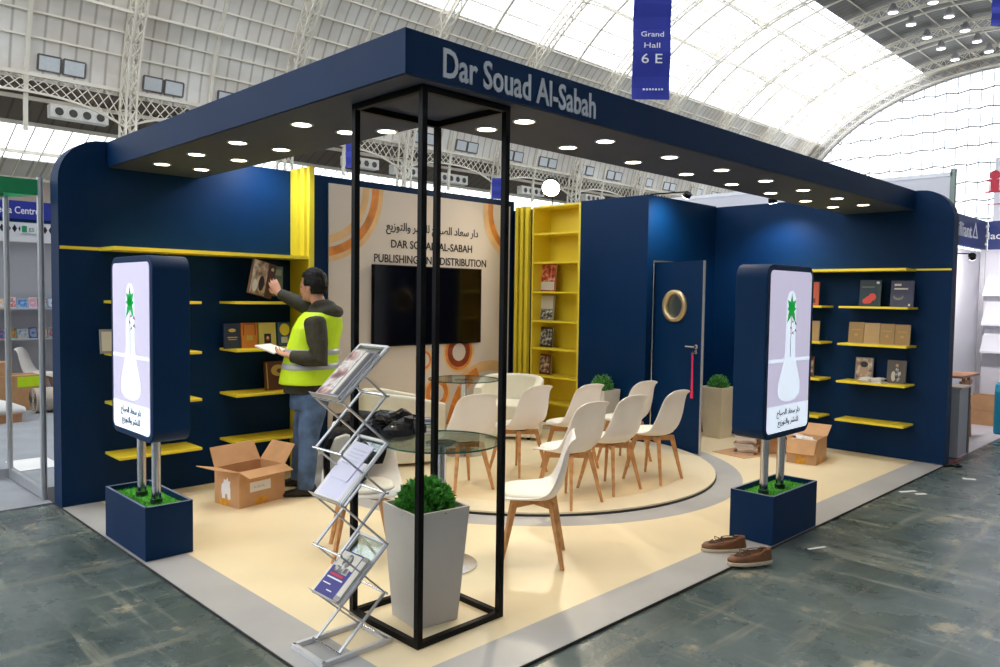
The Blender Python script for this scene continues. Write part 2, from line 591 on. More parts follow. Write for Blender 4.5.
# diamond lattice girders along both sides, arched below
mb = MB()
for sgn in (1, -1):
    y = VY + sgn * (VA - .2)
    for xa, xb in zip(RIBX, RIBX[1:]):
        n = 18
        top = []; bot = []
        for i in range(n + 1):
            t = i / n; X = xa + (xb - xa) * t
            top.append(Vector((X, y, 13.1))); bot.append(Vector((X, y, 12.15 - 1.1 * abs(2 * t - 1) ** 2.4)))
        mb.bar(top[0], top[-1], .16, .2)
        for i in range(n): mb.bar(bot[i], bot[i + 1], .12, .12)
        for i in range(n - 1):
            mb.bar(top[i], bot[i + 2 if i + 2 <= n else n], .05); mb.bar(bot[i], top[i + 2 if i + 2 <= n else n], .05)
mb.build('trim_31', CREAMSTEEL, kind='structure')

# side aisle beyond the columns: boarded strip, sloping glazing, back wall
mb = MB()
for (ya, za, yb, zb) in ((45.9, 13.3, 50.0, 11.4),):
    mb.hexa([(X0H, ya, za), (X1H, ya, za), (X1H, yb, zb), (X0H, yb, zb)], [(X0H, ya, za + .1), (X1H, ya, za + .1), (X1H, yb, zb + .1), (X0H, yb, zb + .1)])
mb.build('ceiling', SHEETB, kind='structure')
mb = MB()
mb.hexa([(X0H, 50.0, 11.4), (X1H, 50.0, 11.4), (X1H, 54, 9.73), (X0H, 54, 9.73)], [(X0H, 50, 11.43), (X1H, 50, 11.43), (X1H, 54, 9.76), (X0H, 54, 9.76)])
mb.build('window_3', RGLASS, kind='structure')
mb = MB(); mb.hexa([(X0H, 54.0, 9.73), (X1H, 54.0, 9.73), (X1H, 56.1, 8.86), (X0H, 56.1, 8.86)], [(X0H, 54, 9.83), (X1H, 54, 9.83), (X1H, 56.1, 8.96), (X0H, 56.1, 8.96)])
mb.build('ceiling', SHEET, kind='structure')
mb = MB()
x = X0H
while x < X1H:
    mb.bar((x, 50, 11.36), (x, 56, 8.86), .07, .1); x += 1.0
for y, z in ((50, 11.3), (53, 10.08), (56, 8.8), (47.6, 12.3)): mb.bar((X0H, y, z), (X1H, y, z), .16, .22)
mb.build('trim_32', CREAMSTEEL, kind='structure')
MB().box(X0H, X1H, 56, 56.3, -.015, 8.8).build('wall_left', mat('aisle_wall_paint', (168, 152, 140), .7, var=.12, scale=.4), kind='structure')
MB().box(X0H, X1H, VY - VA - .4, VY - VA - .2, -.015, 13).build('wall_right', GREYWALL, kind='structure')
MB().box(X0H - .3, X1H + .3, VY - VA - .5, 56.3, -.25, -.015).build('floor', HALLF, kind='structure')

# window vents low in the roof sheeting, pairs per bay
ventf = mat('vent_frame', (96, 92, 90), .6)
ventg = mat('vent_louvre_glass', (206, 210, 214), .3)
mb = MB(); mg = MB()
for xa in RIBX:
    for xc_ in (xa - 3.3, xa + 2.2, ):
        for dx in (-.62, .62):
            c = ell(11, xc_ + dx, .25); d = (ell(13, 0) - ell(9, 0)).normalized(); n_ = Vector((0, -1, -.1)).normalized()
            for s0 in (-1, 1):
                mb.bar(c + Vector((s0 * .55, 0, 0)) - d * .4, c + Vector((s0 * .55, 0, 0)) + d * .4, .09)
                mb.bar(c + d * .4 * s0 + Vector((-.55, 0, 0)), c + d * .4 * s0 + Vector((.55, 0, 0)), .09)
            mg.prism([(-.5, -.37), (.5, -.37), (.5, .37), (-.5, .37)], c, (1, 0, 0), d, n_, .04)
mb.build('trim_33', ventf, kind='structure')
mg.build('window_4', ventg, kind='structure')

# boxed four-fan ventilation units along the aisle
fanw = mat('vent_box_white', (246, 244, 240), .5)
fand = mat('fan_hole_dark', (84, 82, 82), .6)
proto = None
for k, (pvx, pvy) in enumerate([(80, 115), (362, 163), (409, 171.5), (454, 179), (533, 191.5), (595, 199), (640, 204)]):
    vp = at('y', 47.0, pvx, pvy); xa = vp.x; vz = vp.z
    lab = ['white ventilation box with four round fans under the lattice girder, leftmost in the hall roof',
           'ventilation box with round fans just right of the left black frame post',
           'ventilation box with round fans just left of the front black frame post',
           'ventilation box with round fans between the back and right black frame posts',
           'small distant ventilation box with round fans beside the bright floodlight',
           'very distant ventilation box above the dark storage wall corner',
           'farthest ventilation box in the aisle, mostly behind the storage wall'][k]
    if proto is None:
        t = thing('ventilation_box', lab, 'ventilation unit', (xa, 47.2, vz), 0, 'ventilation boxes along the aisle', local=True)
        MB().box(-1.55, 1.55, -.25, .4, -.35, .4).build('housing', fanw, t, bevel=.03)
        for i in range(4):
            mb = MB(); annulus(mb, (-1.1 + i * .73, -.25, 0), (1, 0, 0), (0, 0, 1), (0, -1, 0), .23, .29, .05, 20)
            fr = mb.build('fan_ring', fanw, t)
            MB().prism(circ(.24, 20), (-1.1 + i * .73, -.25, 0), (1, 0, 0), (0, 0, 1), (0, -1, 0), .03).build('fan_opening', fand, fr)
        proto = t
    else:
        dup(proto, (xa, 47.2, vz), 0, lab)

# far gable: fan window with mullions
mb = MB()
P = [(-(VA - 1.3) * math.cos(PI * k / 40), (VB - 1.3) * math.sin(PI * k / 40)) for k in range(41)]
mb.prism([(u, v) for u, v in P], (X1H, VY, VZ), (0, 1, 0), (0, 0, 1), (1, 0, 0), .03)
mb.box(X1H, X1H + .03, VY - VA + 1.3, VY + VA - 1.3, 5, VZ)
mb.build('window_5', RGLASS, kind='structure')
mb = MB()
def inside(y): return VZ + (VB - 1.3) * math.sqrt(max(0, 1 - ((y - VY) / (VA - 1.3)) ** 2))
y = VY - VA + 2.5
while y < VY + VA - 2:
    mb.bar((X1H - .05, y, 5), (X1H - .05, y, inside(y)), .09 if int(y * 10) % 3 else .05); y += 1.2
z = 5.0
while z < VZ + VB - 2:
    hy = (VA - 1.3) * (1 if z < VZ else math.sqrt(max(0, 1 - ((z - VZ) / (VB - 1.3)) ** 2)))
    yy = VY - hy
    while yy < VY + hy - .1:
        y2 = min(yy + 2.4, VY + hy)
        mb.bar((X1H - .1, yy, z), (X1H - .1, (yy + y2) / 2, z - .22), .12, .16); mb.bar((X1H - .1, (yy + y2) / 2, z - .22), (X1H - .1, y2, z), .12, .16)
        yy = y2
    z += 2.1
mb.build('trim_34', mat('gable_steel', (150, 148, 150), .6), kind='structure')
mb = MB()
for off0, off1 in ((.4, -1.3),):
    n = 60
    rv = []
    for i in range(n + 1):
        rv.append([mb.bm.verts.new(ell(180 * i / n, x, o)) for x, o in ((X1H, off0), (X1H, off1), (X1H + .2, off1), (X1H + .2, off0))])
    for p, q in zip(rv, rv[1:]):
        for k in range(4): mb.bm.faces.new([p[k], p[(k + 1) % 4], q[(k + 1) % 4], q[k]])
mb.box(X1H, X1H + .3, VY - VA - .4, 56, -.015, 5)
mb.box(X1H, X1H + .3, VY + VA - 1.3, 56, 5, VZ)
mb.build('wall_end', GREYWALL, kind='structure')
# near gable behind the camera, glazed too
mb = MB(); mb.box(X0H - .3, X0H, VY - VA - .4, 56, -.015, 6); mb.build('wall_front', GREYWALL, kind='structure')
mb = MB()
mb.prism([(u, v) for u, v in P], (X0H, VY, VZ), (0, 1, 0), (0, 0, 1), (-1, 0, 0), .03)
mb.box(X0H - .03, X0H, VY - VA, VY + VA, 6, VZ)
mb.build('window_6', RGLASS, kind='structure')

# bead row of small lights in the dark crown of the roof
lampm = mat('roof_lamp_glow', (255, 252, 240), .4, emit=(255, 250, 238), estr=6)
RL = [(893, 13), (911, 25), (927, 38), (941, 49), (955, 60), (933, 3), (949, 17), (977, 42), (989, 52), (965, 31)]
pr_ = None
for k, (px, py) in enumerate(RL):
    d = (FW * F_PX + RT * (px - 500) - UP * (py - 333.5)).normalized()
    zt = 27.6
    p = CAM + d * ((zt - CZ) / d.z)
    lab = 'glowing roof lamp in the dark crown of the vault, %s' % ['upper left of the left row', 'second along the left row', 'third along the left row', 'fourth along the left row', 'last of the left row', 'top edge of the picture', 'second of the middle row', 'fourth of the middle row', 'last of the middle row', 'third of the middle row'][k]
    if pr_ is None:
        t = thing('roof_lamp', lab, 'lamp', p, 0, 'lamps in the crown of the roof', local=True)
        MB().lathe([(.05, .9), (.16, .85), (.42, .25), (.46, 0), (.4, 0), (.14, .6)], 20).build('reflector', ALU, t, smooth=True)
        MB().lathe([(.02, -.02), (.38, 0), (.38, .06), (.02, .06)], 20).build('lens', lampm, t)
        pr_ = t
    else:
        dup(pr_, p, 0, lab)

# ================================================================= banners
def banner(name, label, c, w, h, X, lines):
    t = thing(name, label, 'banner', c)
    X = Vector(X).normalized(); N = X.cross(Vector((0, 0, 1)))
    O = Vector(c)
    # gently waved cloth
    mb = MB(); n = 10
    for i in range(n):
        pass
    rings = []
    for i in range(n + 1):
        v = -h * i / n
        wv = .03 * math.sin(i * 1.3)
        rings.append([O + X * u + N * (wv + s) + Vector((0, 0, v)) for u, s in ((-w / 2, 0), (w / 2, 0), (w / 2, .012), (-w / 2, .012))])
    mb.rings(rings)
    cl = mb.build('cloth', BANB, t)
    mb = MB(); mb.tube([O - X * (w / 2 + .05), O + X * (w / 2 + .05)], .02); mb.build('hanging_rod', ALU, t)
    mb = MB()
    for sx in (-1, 1): mb.tube([O + X * sx * w * .4, O + X * sx * w * .4 + Vector((0, 0, 3))], .006, 4)
    mb.build('cord', ALU, t)
    mb = MB()
    for txt, dz, tw, cap in lines:
        put_text(mb, txt, O + N * .06 + Vector((0, 0, dz)), X, (0, 0, 1), tw, cap, .004, .004)
    if lines: mb.build('lettering', WPRINT, cl)
    return t
# X must run so that the text reads from the camera (left to right = +x -y)
XB = (RT.x, RT.y, 0)
O = at('y', 5, 651, -14); O.z = 6.65
cc = at('y', 5, 651.5, 50)
s = (at('y', 5, 666.5, 50) - at('y', 5, 636, 50)).dot(RT)
banner('hanging_banner', 'large royal blue banner hanging high with GRAND HALL 6 E in white', (cc.x, cc.y, 6.75), s, 6.75 - at('y', 5, 651, 100).z, XB,
       [('Grand', 5.83 - 6.75, s * .6, .085), ('Hall', 5.65 - 6.75, s * .42, .085), ('6 E', 5.40 - 6.75, s * .55, .16)])
mb = MB()
for i in range(7):
    u = -.12 + .05 * i
    mb.ball(Vector((cc.x, cc.y, 4.97)) + RT * u - FW * .05, .02, 1)
b_ = mb.build('fabric_emblem', WPRINT); b_.parent = bpy.data.objects['hanging_banner']; b_.matrix_parent_inverse = WINV['hanging_banner']
for (px, y0, y1, w_, yy, lab) in ((350.5, 141, 168, 11, 40, 'small distant blue banner seen left of the black frame post'), (497.5, 178, 199, 11, 40, 'small distant blue banner beside the right black frame post'),):
    c0 = at('y', yy, px, y0); c1 = at('y', yy, px, y1)
    ww = (at('y', yy, px + w_ / 2, y0) - at('y', yy, px - w_ / 2, y0)).dot(RT)
    banner('hanging_banner', lab, c0, ww, c0.z - c1.z, XB, [])
c0 = at('x', 40, 1001, -6); c1 = at('x', 40, 1001, 26)
banner('hanging_banner', 'blue banner cut off by the top right edge of the picture', c0, .8, c0.z - c1.z, XB, [])

# ================================================================= THE STAND: platform and walls
LY, LX = 3.46, 6.11           # inner faces of left and right shelf walls
DL, DR = .32, .34             # how far the walls run on beyond the canopy faces
HT, HS = 2.589, 2.409         # canopy top and underside
WT = 2.56                     # wall height
WTB = 2.665
YB = 4.06                     # graphic wall
SX, SY = 4.765, 2.11           # storage room corner

MB().box(-DL, LX + .1, -DR, YB + .1, -.013, -.001).build('floor', [DARKE], kind='structure')
MB().prism([(-DL + .004, -DR + .004), (LX + .1, -DR + .004), (LX + .1, -.09), (-.07, -.09), (-.07, LY + .1), (-DL + .004, LY + .1)], (0, 0, -.001), (1, 0, 0), (0, 1, 0), (0, 0, 1), .002).build('floor', GREYV, kind='structure')
MB().box(-.07, LX + .1, -.09, YB + .1, -.001, .001).build('floor', CREAMF, kind='structure')
# round podium with its grey ring
DCX, DCY, DRAD = 3.173, 2.333, 1.71
def disc(name, r, z0, z1, m, r0=None):
    mb = MB()
    pts = []
    for k in range(96):
        a = 2 * PI * k / 96
        x = min(max(DCX + r * math.cos(a), -9), SX + 1.2); y = min(DCY + r * math.sin(a), YB - .02)
        pts.append((x, y))
    mb.prism(pts, (0, 0, z0), (1, 0, 0), (0, 1, 0), (0, 0, 1), z1 - z0)
    return mb.build(name, m, kind='structure')
disc('floor', 1.93, .001, .002, GREYV)
disc('trim_35', DRAD + .006, .002, .018, DARKE)
disc('floor', DRAD, .018, .03, CREAME)
disc('floor', DRAD - .27, .03, .031, CREAMD)


def end_profile(c, sgn):
    """outline of a wall end: (u along the wall, z); rounded upper corner at u0"""
    r = .3
    P = [(c, 0)]
    for k in range(9):
        a = PI - PI / 2 * k / 8
        P.append((c + r + r * math.cos(a), HT - r + r * math.sin(a)))
    return P

# left wall with its yellow ledge, side panel and slats
mb = MB()
P = end_profile(-DL, 1) + [(.67, HT), (.67, WT), (1.6, WT), (1.6, 0)]
mb.prism(P, (0, LY, 0), (1, 0, 0), (0, 0, 1), (0, 1, 0), .18)
wl = mb.build('wall_left', NAVY, kind='structure')
MB().prism([(-.06, LY - .3), (1.45, LY - .3), (1.45, LY), (-.06, LY)], (0, 0, 1.808), (1, 0, 0), (0, 1, 0), (0, 0, 1), .026).build('yellow_ledge', YEL, wl)
MB().box(-DL + .006, -.06, LY - .004, LY, 1.812, 1.834).build('yellow_strip', YEL, wl)
MB().box(1.45, 1.495, LY - .31, YB, 0.001, 1.808).build('side_panel', YEL, wl)
MB().box(1.495, 1.6, LY, YB, 0, WT).build('return_wall', NAVY, wl)
for y0, y1 in ((LY - .115, LY - .005), (LY - .225, LY - .16), (LY - .31, LY - .27)):
    MB().box(1.45, 1.495, y0, y1, 1.834 if y1 > LY - .27 else 1.808, WT + .01).build('yellow_slat', YEL, wl)

# right wall
mb = MB()
P = end_profile(-DR, 1) + [(.67, HT), (.67, WT + .02), (SY + .1, WT + .02), (SY + .1, 0)]
mb.prism(P, (LX, 0, 0), (0, 1, 0), (0, 0, 1), (1, 0, 0), .14)
wr = mb.build('wall_right', NAVY, kind='structure')
MB().prism([(LX - .29, -.03), (LX - .29, 1.42), (LX, 1.42), (LX, -.03)], (0, 0, 1.82), (1, 0, 0), (0, 1, 0), (0, 0, 1), .024).build('yellow_ledge', YEL, wr)
MB().box(LX - .004, LX, -DR + .006, -.03, 1.828, 1.846).build('yellow_strip', YEL, wr)

# graphic wall at the back
wb = MB().box(1.5, SX + .02, YB, YB + .1, 0, WTB).build('wall_back', NAVY, kind='structure')
g0 = at('y', YB, 328, 250).x; g1 = at('y', YB, 509, 250).x
PANELW = mat('printed_graphic_panel', (226, 214, 202), .45, var=.05, scale=1.2)
OR1 = mat('pale_orange_print', (240, 196, 140), .45, var=.1, scale=5)
OR2 = mat('orange_print', (226, 140, 60), .45, var=.25, scale=7)
OR3 = mat('rust_print', (150, 62, 34), .45, var=.3, scale=12)
MB().box(g0, g1, YB - .012, YB, .02, WTB - .065).build('graphic_panel', PANELW, wb)
yp = YB - .012
def ring(px, py, r0, r1, m, a0=0, a1=2 * PI, nm='orange_ring', t=.0015, clip=True):
    c = at('y', yp, px, py)
    mb = MB()
    annulus(mb, c, (1, 0, 0), (0, 0, 1), (0, -1, 0), r0, r1, t, 48, a0, a1)
    for co, no in (((0, 0, WTB - .067), (0, 0, 1)), ((g1 - .002, 0, 0), (1, 0, 0)), ((g0 + .002, 0, 0), (-1, 0, 0))):
        bmesh.ops.bisect_plane(mb.bm, geom=mb.bm.verts[:] + mb.bm.edges[:] + mb.bm.faces[:], plane_co=co, plane_no=no, clear_outer=True)
    return mb.build(nm, m, wb)
# big arc upper left, small arc upper right, rings under the screen
ring(320, 184, .605, .69, OR2, -.5 * PI, .5 * PI, t=.001)
ring(320, 184, .69, .745, OR1, -.5 * PI, .5 * PI, t=.001)
ring(320, 184, .49, .57, OR1, -.5 * PI, .5 * PI, t=.001)
ring(519, 214, .52, .60, OR1, .62 * PI, 1.31 * PI, t=.001)
ring(519, 214, .44, .52, OR2, .66 * PI, 1.29 * PI, t=.001)
ring(459, 352, .10, .17, OR3); ring(459, 352, .17, .205, OR2, t=.001); ring(459, 352, .205, .235, OR1, t=.0005)
ring(424, 360, .075, .10, OR2); ring(424, 360, .10, .125, OR1, t=.001)
ring(437, 393, .10, .16, OR2); ring(437, 393, .16, .19, OR1, t=.001)
mb = MB()
for pts, w_ in (([(462, 379), (470, 372), (480, 367), (490, 365), (500, 366)], .10),):
    for (a, b), (c, d) in zip(pts, pts[1:]):
        A = at('y', yp - .001, a, b); B = at('y', yp - .001, c, d); mb.bar(A, B, .12, .002, up=(0, 1, 0))
mb.build('orange_swoosh', OR1, wb)
mb = MB()
pts = [(478, 372), (470, 378), (462, 388), (455, 405), (450, 425)]
for (a, b), (c, d) in zip(pts, pts[1:]):
    A = at('y', yp - .002, a, b); B = at('y', yp - .002, c, d); mb.bar(A, B, .13, .002, up=(0, 1, 0))
mb.build('orange_swoosh', OR2, wb)
# writing above the screen
mb = MB()
a = at('y', yp, 386, 229); b = at('y', yp, 478, 236); put_text(mb, AR1, Vector(((a.x + b.x) / 2, yp - .001, 2.2)), (1, 0, 0), (0, 0, 1), b.x - a.x, .085, .004, .014)
a = at('y', yp, 391, 250); b = at('y', yp, 472, 248); put_text(mb, 'DAR SOUAD AL-SABAH', Vector(((a.x + b.x) / 2, yp - .001, 2.018)), (1, 0, 0), (0, 0, 1), b.x - a.x, .085, .004, .014)
a = at('y', yp, 374, 262); b = at('y', yp, 486, 262); put_text(mb, 'PUBLISHING AND DISTRIBUTION', Vector(((a.x + b.x) / 2, yp - .001, 1.862)), (1, 0, 0), (0, 0, 1), b.x - a.x, .085, .004, .014)
mb.build('lettering', BPRINT, wb)

# television
a = at('y', YB - .06, 374, 264); b = at('y', YB - .06, 481.5, 342.5)
t = thing('television', 'large black flat television on the white graphic wall', 'television', ((a.x + b.x) / 2, YB - .012, b.z))
MB().box(a.x, b.x, YB - .05, YB - .014, b.z, a.z).build('housing', BLACK, t, bevel=.006)
MB().box(a.x + .012, b.x - .012, YB - .052, YB - .049, b.z + .02, a.z - .012).build('screen', TVB, t)

# storage room: side with the yellow bookcase, front with the door
YK0, YK1 = 3.005, 3.735
ws = MB().box(SX, SX + .06, SY, YK0, 0, WT + .03).build('wall_storage', NAVY, kind='structure')
dx0, dx1 = 4.87, 5.56
mb = MB(); mb.box(SX + .06, dx0, SY, SY + .06, 0, WT + .03); mb.box(dx1, LX, SY, SY + .06, 0, WT + .03); mb.box(dx0, dx1, SY, SY + .06, 1.93, WT + .03)
mb.build('wall_storage', NAVY, kind='structure')
MB().box(SX, LX, YB, YB + .06, 0, WT).build('wall_storage', NAVY, kind='structure')
MB().box(SX + .36, LX, YK0 - .02, YK0 + .04, 0, WT - .1).build('wall_storage', NAVY, kind='structure')
MB().box(SX + .37, LX + .12, SY + .06, YB, WT - .02, WT).build('ceiling', NAVY, kind='structure')
# bookcase niche
bc = thing('bookcase', 'tall yellow built-in bookcase beside the graphic wall', 'bookcase', (SX, (YK0 + YK1) / 2, 0))
MB().box(SX + .30, SX + .33, YK0, YK1, 0.001, WT + .02).build('back_panel', YEL, bc)
mb = MB(); mb.box(SX, SX + .30, YK0 + .001, YK0 + .03, .001, WT + .02); mb.box(SX, SX + .30, YK1 - .02, YK1, .001, WT + .02); mb.build('side_panel', YEL, bc)
MB().box(SX, SX + .30, YK0 + .03, YK1 - .02, WT - .0, WT + .02).build('top_panel', YEL, bc)
KZ = [z for z in (2.268, 1.935, 1.59, 1.251, .93, .605, .30)]
for z in KZ: MB().box(SX + .004, SX + .30, YK0 + .03, YK1 - .02, z - .022, z).build('shelf', YEL, bc)
for (p0, p1) in ((517, 519.8), (522, 524.8), (527, 530)):
    y1 = at('x', SX, p0, 230).y; y0 = at('x', SX, p1, 230).y
    MB().box(SX - .03, SX + .02, y0, y1, .001, WT + .03).build('yellow_fin', YEL, bc)
MB().box(SX + .02, SX + .05, YK1, YB, 0, WT).build('wall_storage', NAVY, kind='structure')

# door standing open, with porthole, lever and key on a red lanyard
H0 = Vector((4.885, SY - .005, 0)); H1 = Vector((4.72, 1.435, 0))
d_ = (H1 - H0).normalized(); n_ = Vector((d_.y, -d_.x, 0)); n_ = n_ if n_.x < 0 else -n_
LW = (H1 - H0).length; DZ = 1.9
dr = MB()
c_ring = at('x', 4.825, 675.5, 306)
rd = FW * F_PX + RT * (675.5 - 500) - UP * (306 - 333.5)
c_ring = CAM + rd * ((H0 - CAM).dot(n_) / rd.dot(n_))
u_r = (c_ring - H0).dot(d_); z_r = c_ring.z
# leaf with a round hole
def leaf(mb, t):
    n = 40
    O = H0 + Vector((0, 0, 0))
    def W(u, v, k): return O + d_ * u + Vector((0, 0, v)) - n_ * k
    def sq(a):
        c, s = math.cos(a), math.sin(a)
        tx = ((LW - u_r) / c if c > 1e-9 else -u_r / c if c < -1e-9 else 1e9)
        tz = ((DZ - z_r) / s if s > 1e-9 else (.012 - z_r) / s if s < -1e-9 else 1e9)
        q = min(tx, tz); return (u_r + c * q, z_r + s * q)
    angs = sorted(set([2 * PI * k / n for k in range(n)] + [math.atan2(v - z_r, u - u_r) % (2 * PI) for u in (0, LW) for v in (.012, DZ)]))
    rr = .135
    inn = [(u_r + rr * math.cos(a), z_r + rr * math.sin(a)) for a in angs]; out = [sq(a) for a in angs]
    V = [[mb.bm.verts.new(W(u, v, k)) for u, v in L] for L in (inn, out) for k in (0, t)]
    m = len(angs)
    for i in range(m):
        j = (i + 1) % m
        for A, B in ((V[0], V[2]), (V[2], V[3]), (V[3], V[1]), (V[1], V[0])):
            mb.bm.faces.new([A[i], A[j], B[j], B[i]])
leaf(dr, .026)
door = dr.build('door_1', NAVY, kind='structure')
OC = H0 + d_ * u_r + Vector((0, 0, z_r))
mb = MB(); annulus(mb, OC + n_ * -.02, d_, (0, 0, 1), n_, .118, .162, .05, 40); mb.build('porthole_ring', BRASS, door, smooth=True)
MB().prism(circ(.122, 32), OC - n_ * .02, d_, (0, 0, 1), n_, .006).build('porthole_pane', CLEAR, door)
mb = MB(); mb.hexa([H1 + n_ * .001, H1 + n_ * -.027, H1 + n_ * -.027 + d_ * .006, H1 + n_ * .001 + d_ * .006], [p + Vector((0, 0, DZ)) for p in (H1 + n_ * .001, H1 + n_ * -.027, H1 + n_ * -.027 + d_ * .006, H1 + n_ * .001 + d_ * .006)])
mb.build('edge_strip', ALU, door)
HO = H0 + d_ * (LW - .06) + Vector((0, 0, 1.06))
mb = MB(); mb.tube([HO, HO + n_ * .045], .011, 10); mb.tube([HO + n_ * .04, HO + n_ * .04 - d_ * .11], .009, 8); mb.tube([HO + n_ * .001, HO + n_ * .008], .024, 14); mb.tube([HO - Vector((0, 0, .05)) + n_ * .001, HO - Vector((0, 0, .05)) + n_ * .01], .02, 12)
mb.build('door_handle', CHROME, door, smooth=False)
kz = HO - Vector((0, 0, .05))
t = thing('key_lanyard', 'red lanyard and key hanging from the lock of the blue door', 'lanyard', kz + n_ * .02)
mb = MB(); mb.bar(kz + n_ * .01, kz + n_ * .05, .016, .005); mb.lathe([(.004, -.004), (.014, -.004), (.014, .004), (.004, .004)], 12, kz + n_ * .05 - Vector((0, 0, .012))); mb.build('key', CHROME, t)
mb = MB(); mb.bar(kz + n_ * .05 - Vector((0, 0, .02)), kz + n_ * .045 - d_ * .01 - Vector((0, 0, .37)), .016, .004); mb.bar(kz + n_ * .055 - Vector((0, 0, .02)), kz + n_ * .05 + d_ * .006 - Vector((0, 0, .40)), .016, .004)
mb.bar(kz + n_ * .05 - Vector((0, 0, .38)), kz + n_ * .05 - Vector((0, 0, .45)), .026, .012)
mb.build('strap', REDP, t)
# hinge rod
mb = MB(); mb.tube([H0 + Vector((-.02, -.01, .02)), H0 + Vector((-.02, -.01, 1.9))], .008, 8)
for z in (.25, 1.0, 1.7): mb.tube([H0 + Vector((-.02, -.01, z)), H0 + Vector((-.02, -.01, z + .1))], .014, 8)
mb.build('hinge', CHROME, door)

# ================================================================= canopy
cn = thing('canopy', 'dark blue L-shaped canopy with silver lettering over the stand', 'canopy', (0, 0, HS))
W_ = .67
mb = MB()
mb.prism([(0, 0), (LX + .02, 0), (LX + .02, W_), (W_, W_), (W_, LY + .02), (0, LY + .02)], (0, 0, HS), (1, 0, 0), (0, 1, 0), (0, 0, 1), HT - HS - .003)
mb.build('fascia', NAVY, cn)
mb = MB()
mb.prism([(.012, .012), (LX, .012), (LX, W_ - .012), (W_ - .012, W_ - .012), (W_ - .012, LY), (.012, LY)], (0, 0, HS - .003), (1, 0, 0), (0, 1, 0), (0, 0, 1), .003)
mb.build('underside', SOFFIT, cn)
mb = MB()
put_text(mb, 'Dar Souad Al-Sabah', (.70, -.0015, 2.434), (1, 0, 0), (0, 0, 1), 1.01, .122, .006, .016)
mb.build('lettering', GREYPRINT, cn)
DLP = [(.20, 1.13), (.48, 1.13), (.20, 1.85), (.48, 1.85), (.20, 2.42), (.48, 2.41), (.20, 2.98), (.48, 2.99), (.55, .93)] + \
      [(x, y) for x in (.915, 1.573, 2.222, 2.857, 3.495, 4.135, 4.80, 5.39) for y in (.217, .49)]
DLP = [p for p in DLP if p not in ((.48, 1.13), (.55, .93))] + [(.464, 1.117), (.596, .93)]
lensm = mat('downlight_glow', (255, 240, 215), .4, emit=(255, 240, 214), estr=14)
trimm = mat('downlight_trim', (200, 198, 190), .4)
for (x, y) in DLP:
    mb = MB(); annulus(mb, (x, y, HS - .003), (1, 0, 0), (0, 1, 0), (0, 0, -1), .048, .06, .006, 24)
    q = mb.build('downlight', trimm, cn)
    MB().prism(circ(.048, 24), (x, y, HS - .0035), (1, 0, 0), (0, 1, 0), (0, 0, -1), .004).build('lens', lensm, q)
    L = bpy.data.lights.new('downlight_lamp', 'SPOT'); L.energy = 15; L.spot_size = math.radians(110); L.spot_blend = .7
    L.color = (1, .85, .64); L.shadow_soft_size = .045
    lo = bpy.data.objects.new('downlight_lamp', L); COL.objects.link(lo); lo.location = (x, y, HS - .012)

# black square frame around the front planter
fr = thing('metal_frame', 'tall black square-tube frame around the front planter, up to the canopy corner', 'frame', (.4, .32, 0))
A0, A1, B0, B1, TK = .154, .646, .0765, .5675, .028
zt = HS - .004
for x in (A0, A1):
    for y in (B0, B1):
        MB().box(x - TK / 2, x + TK / 2, y - TK / 2, y + TK / 2, .0015, zt).build('post', BLACK, fr)
for z0, z1 in ((.0015, TK), (zt - TK, zt)):
    for y in (B0, B1): MB().box(A0 + TK / 2, A1 - TK / 2, y - TK / 2, y + TK / 2, z0, z1).build('rail', BLACK, fr)
    for x in (A0, A1): MB().box(x - TK / 2, x + TK / 2, B0 + TK / 2, B1 - TK / 2, z0, z1).build('rail', BLACK, fr)

# ================================================================= shelves and books
def shelf_board(x0, x1, y0, y1, z, lab, grp):
    o = MB().box(x0, x1, y0, y1, z - .02, z).build('wall_shelf', YEL, bevel=.002)
    tag(o, lab, 'shelf', grp)
    return o
SZ = [.362, .732, 1.085, 1.457]
ordn = ['lowest', 'second from the floor', 'third from the floor', 'highest']
LSY0 = LY - .30
for k, z in enumerate(SZ):
    shelf_board(-.035, .553, LSY0, LY, z, 'yellow shelf behind the left illuminated sign, %s of that column' % ordn[k], 'yellow shelves on the left wall')
    shelf_board(.825, 1.449, LSY0, LY, z, ['yellow shelf on the left wall just above the open cardboard box', 'yellow shelf on the left wall holding the single brown book', 'yellow shelf on the left wall holding the row of four books', 'yellow shelf at the raised hand of the person in the vest'][k], 'yellow shelves on the left wall')
RSX = LX - .29
RZ = [.36, .742, 1.113, 1.478]
for k, z in enumerate(RZ):
    shelf_board(RSX, LX, -.06, .575, z, ['empty yellow shelf on the right wall, lowest one near the wall end', 'yellow shelf on the right wall with two portrait books and open books', 'yellow shelf on the right wall holding four tan books', 'yellow shelf on the right wall holding the two dark picture books'][k], 'yellow shelves on the right wall')
    shelf_board(RSX, LX, .74, 1.36, z, 'yellow shelf half hidden by the right illuminated sign, %s of that column' % ordn[k], 'yellow shelves on the right wall')


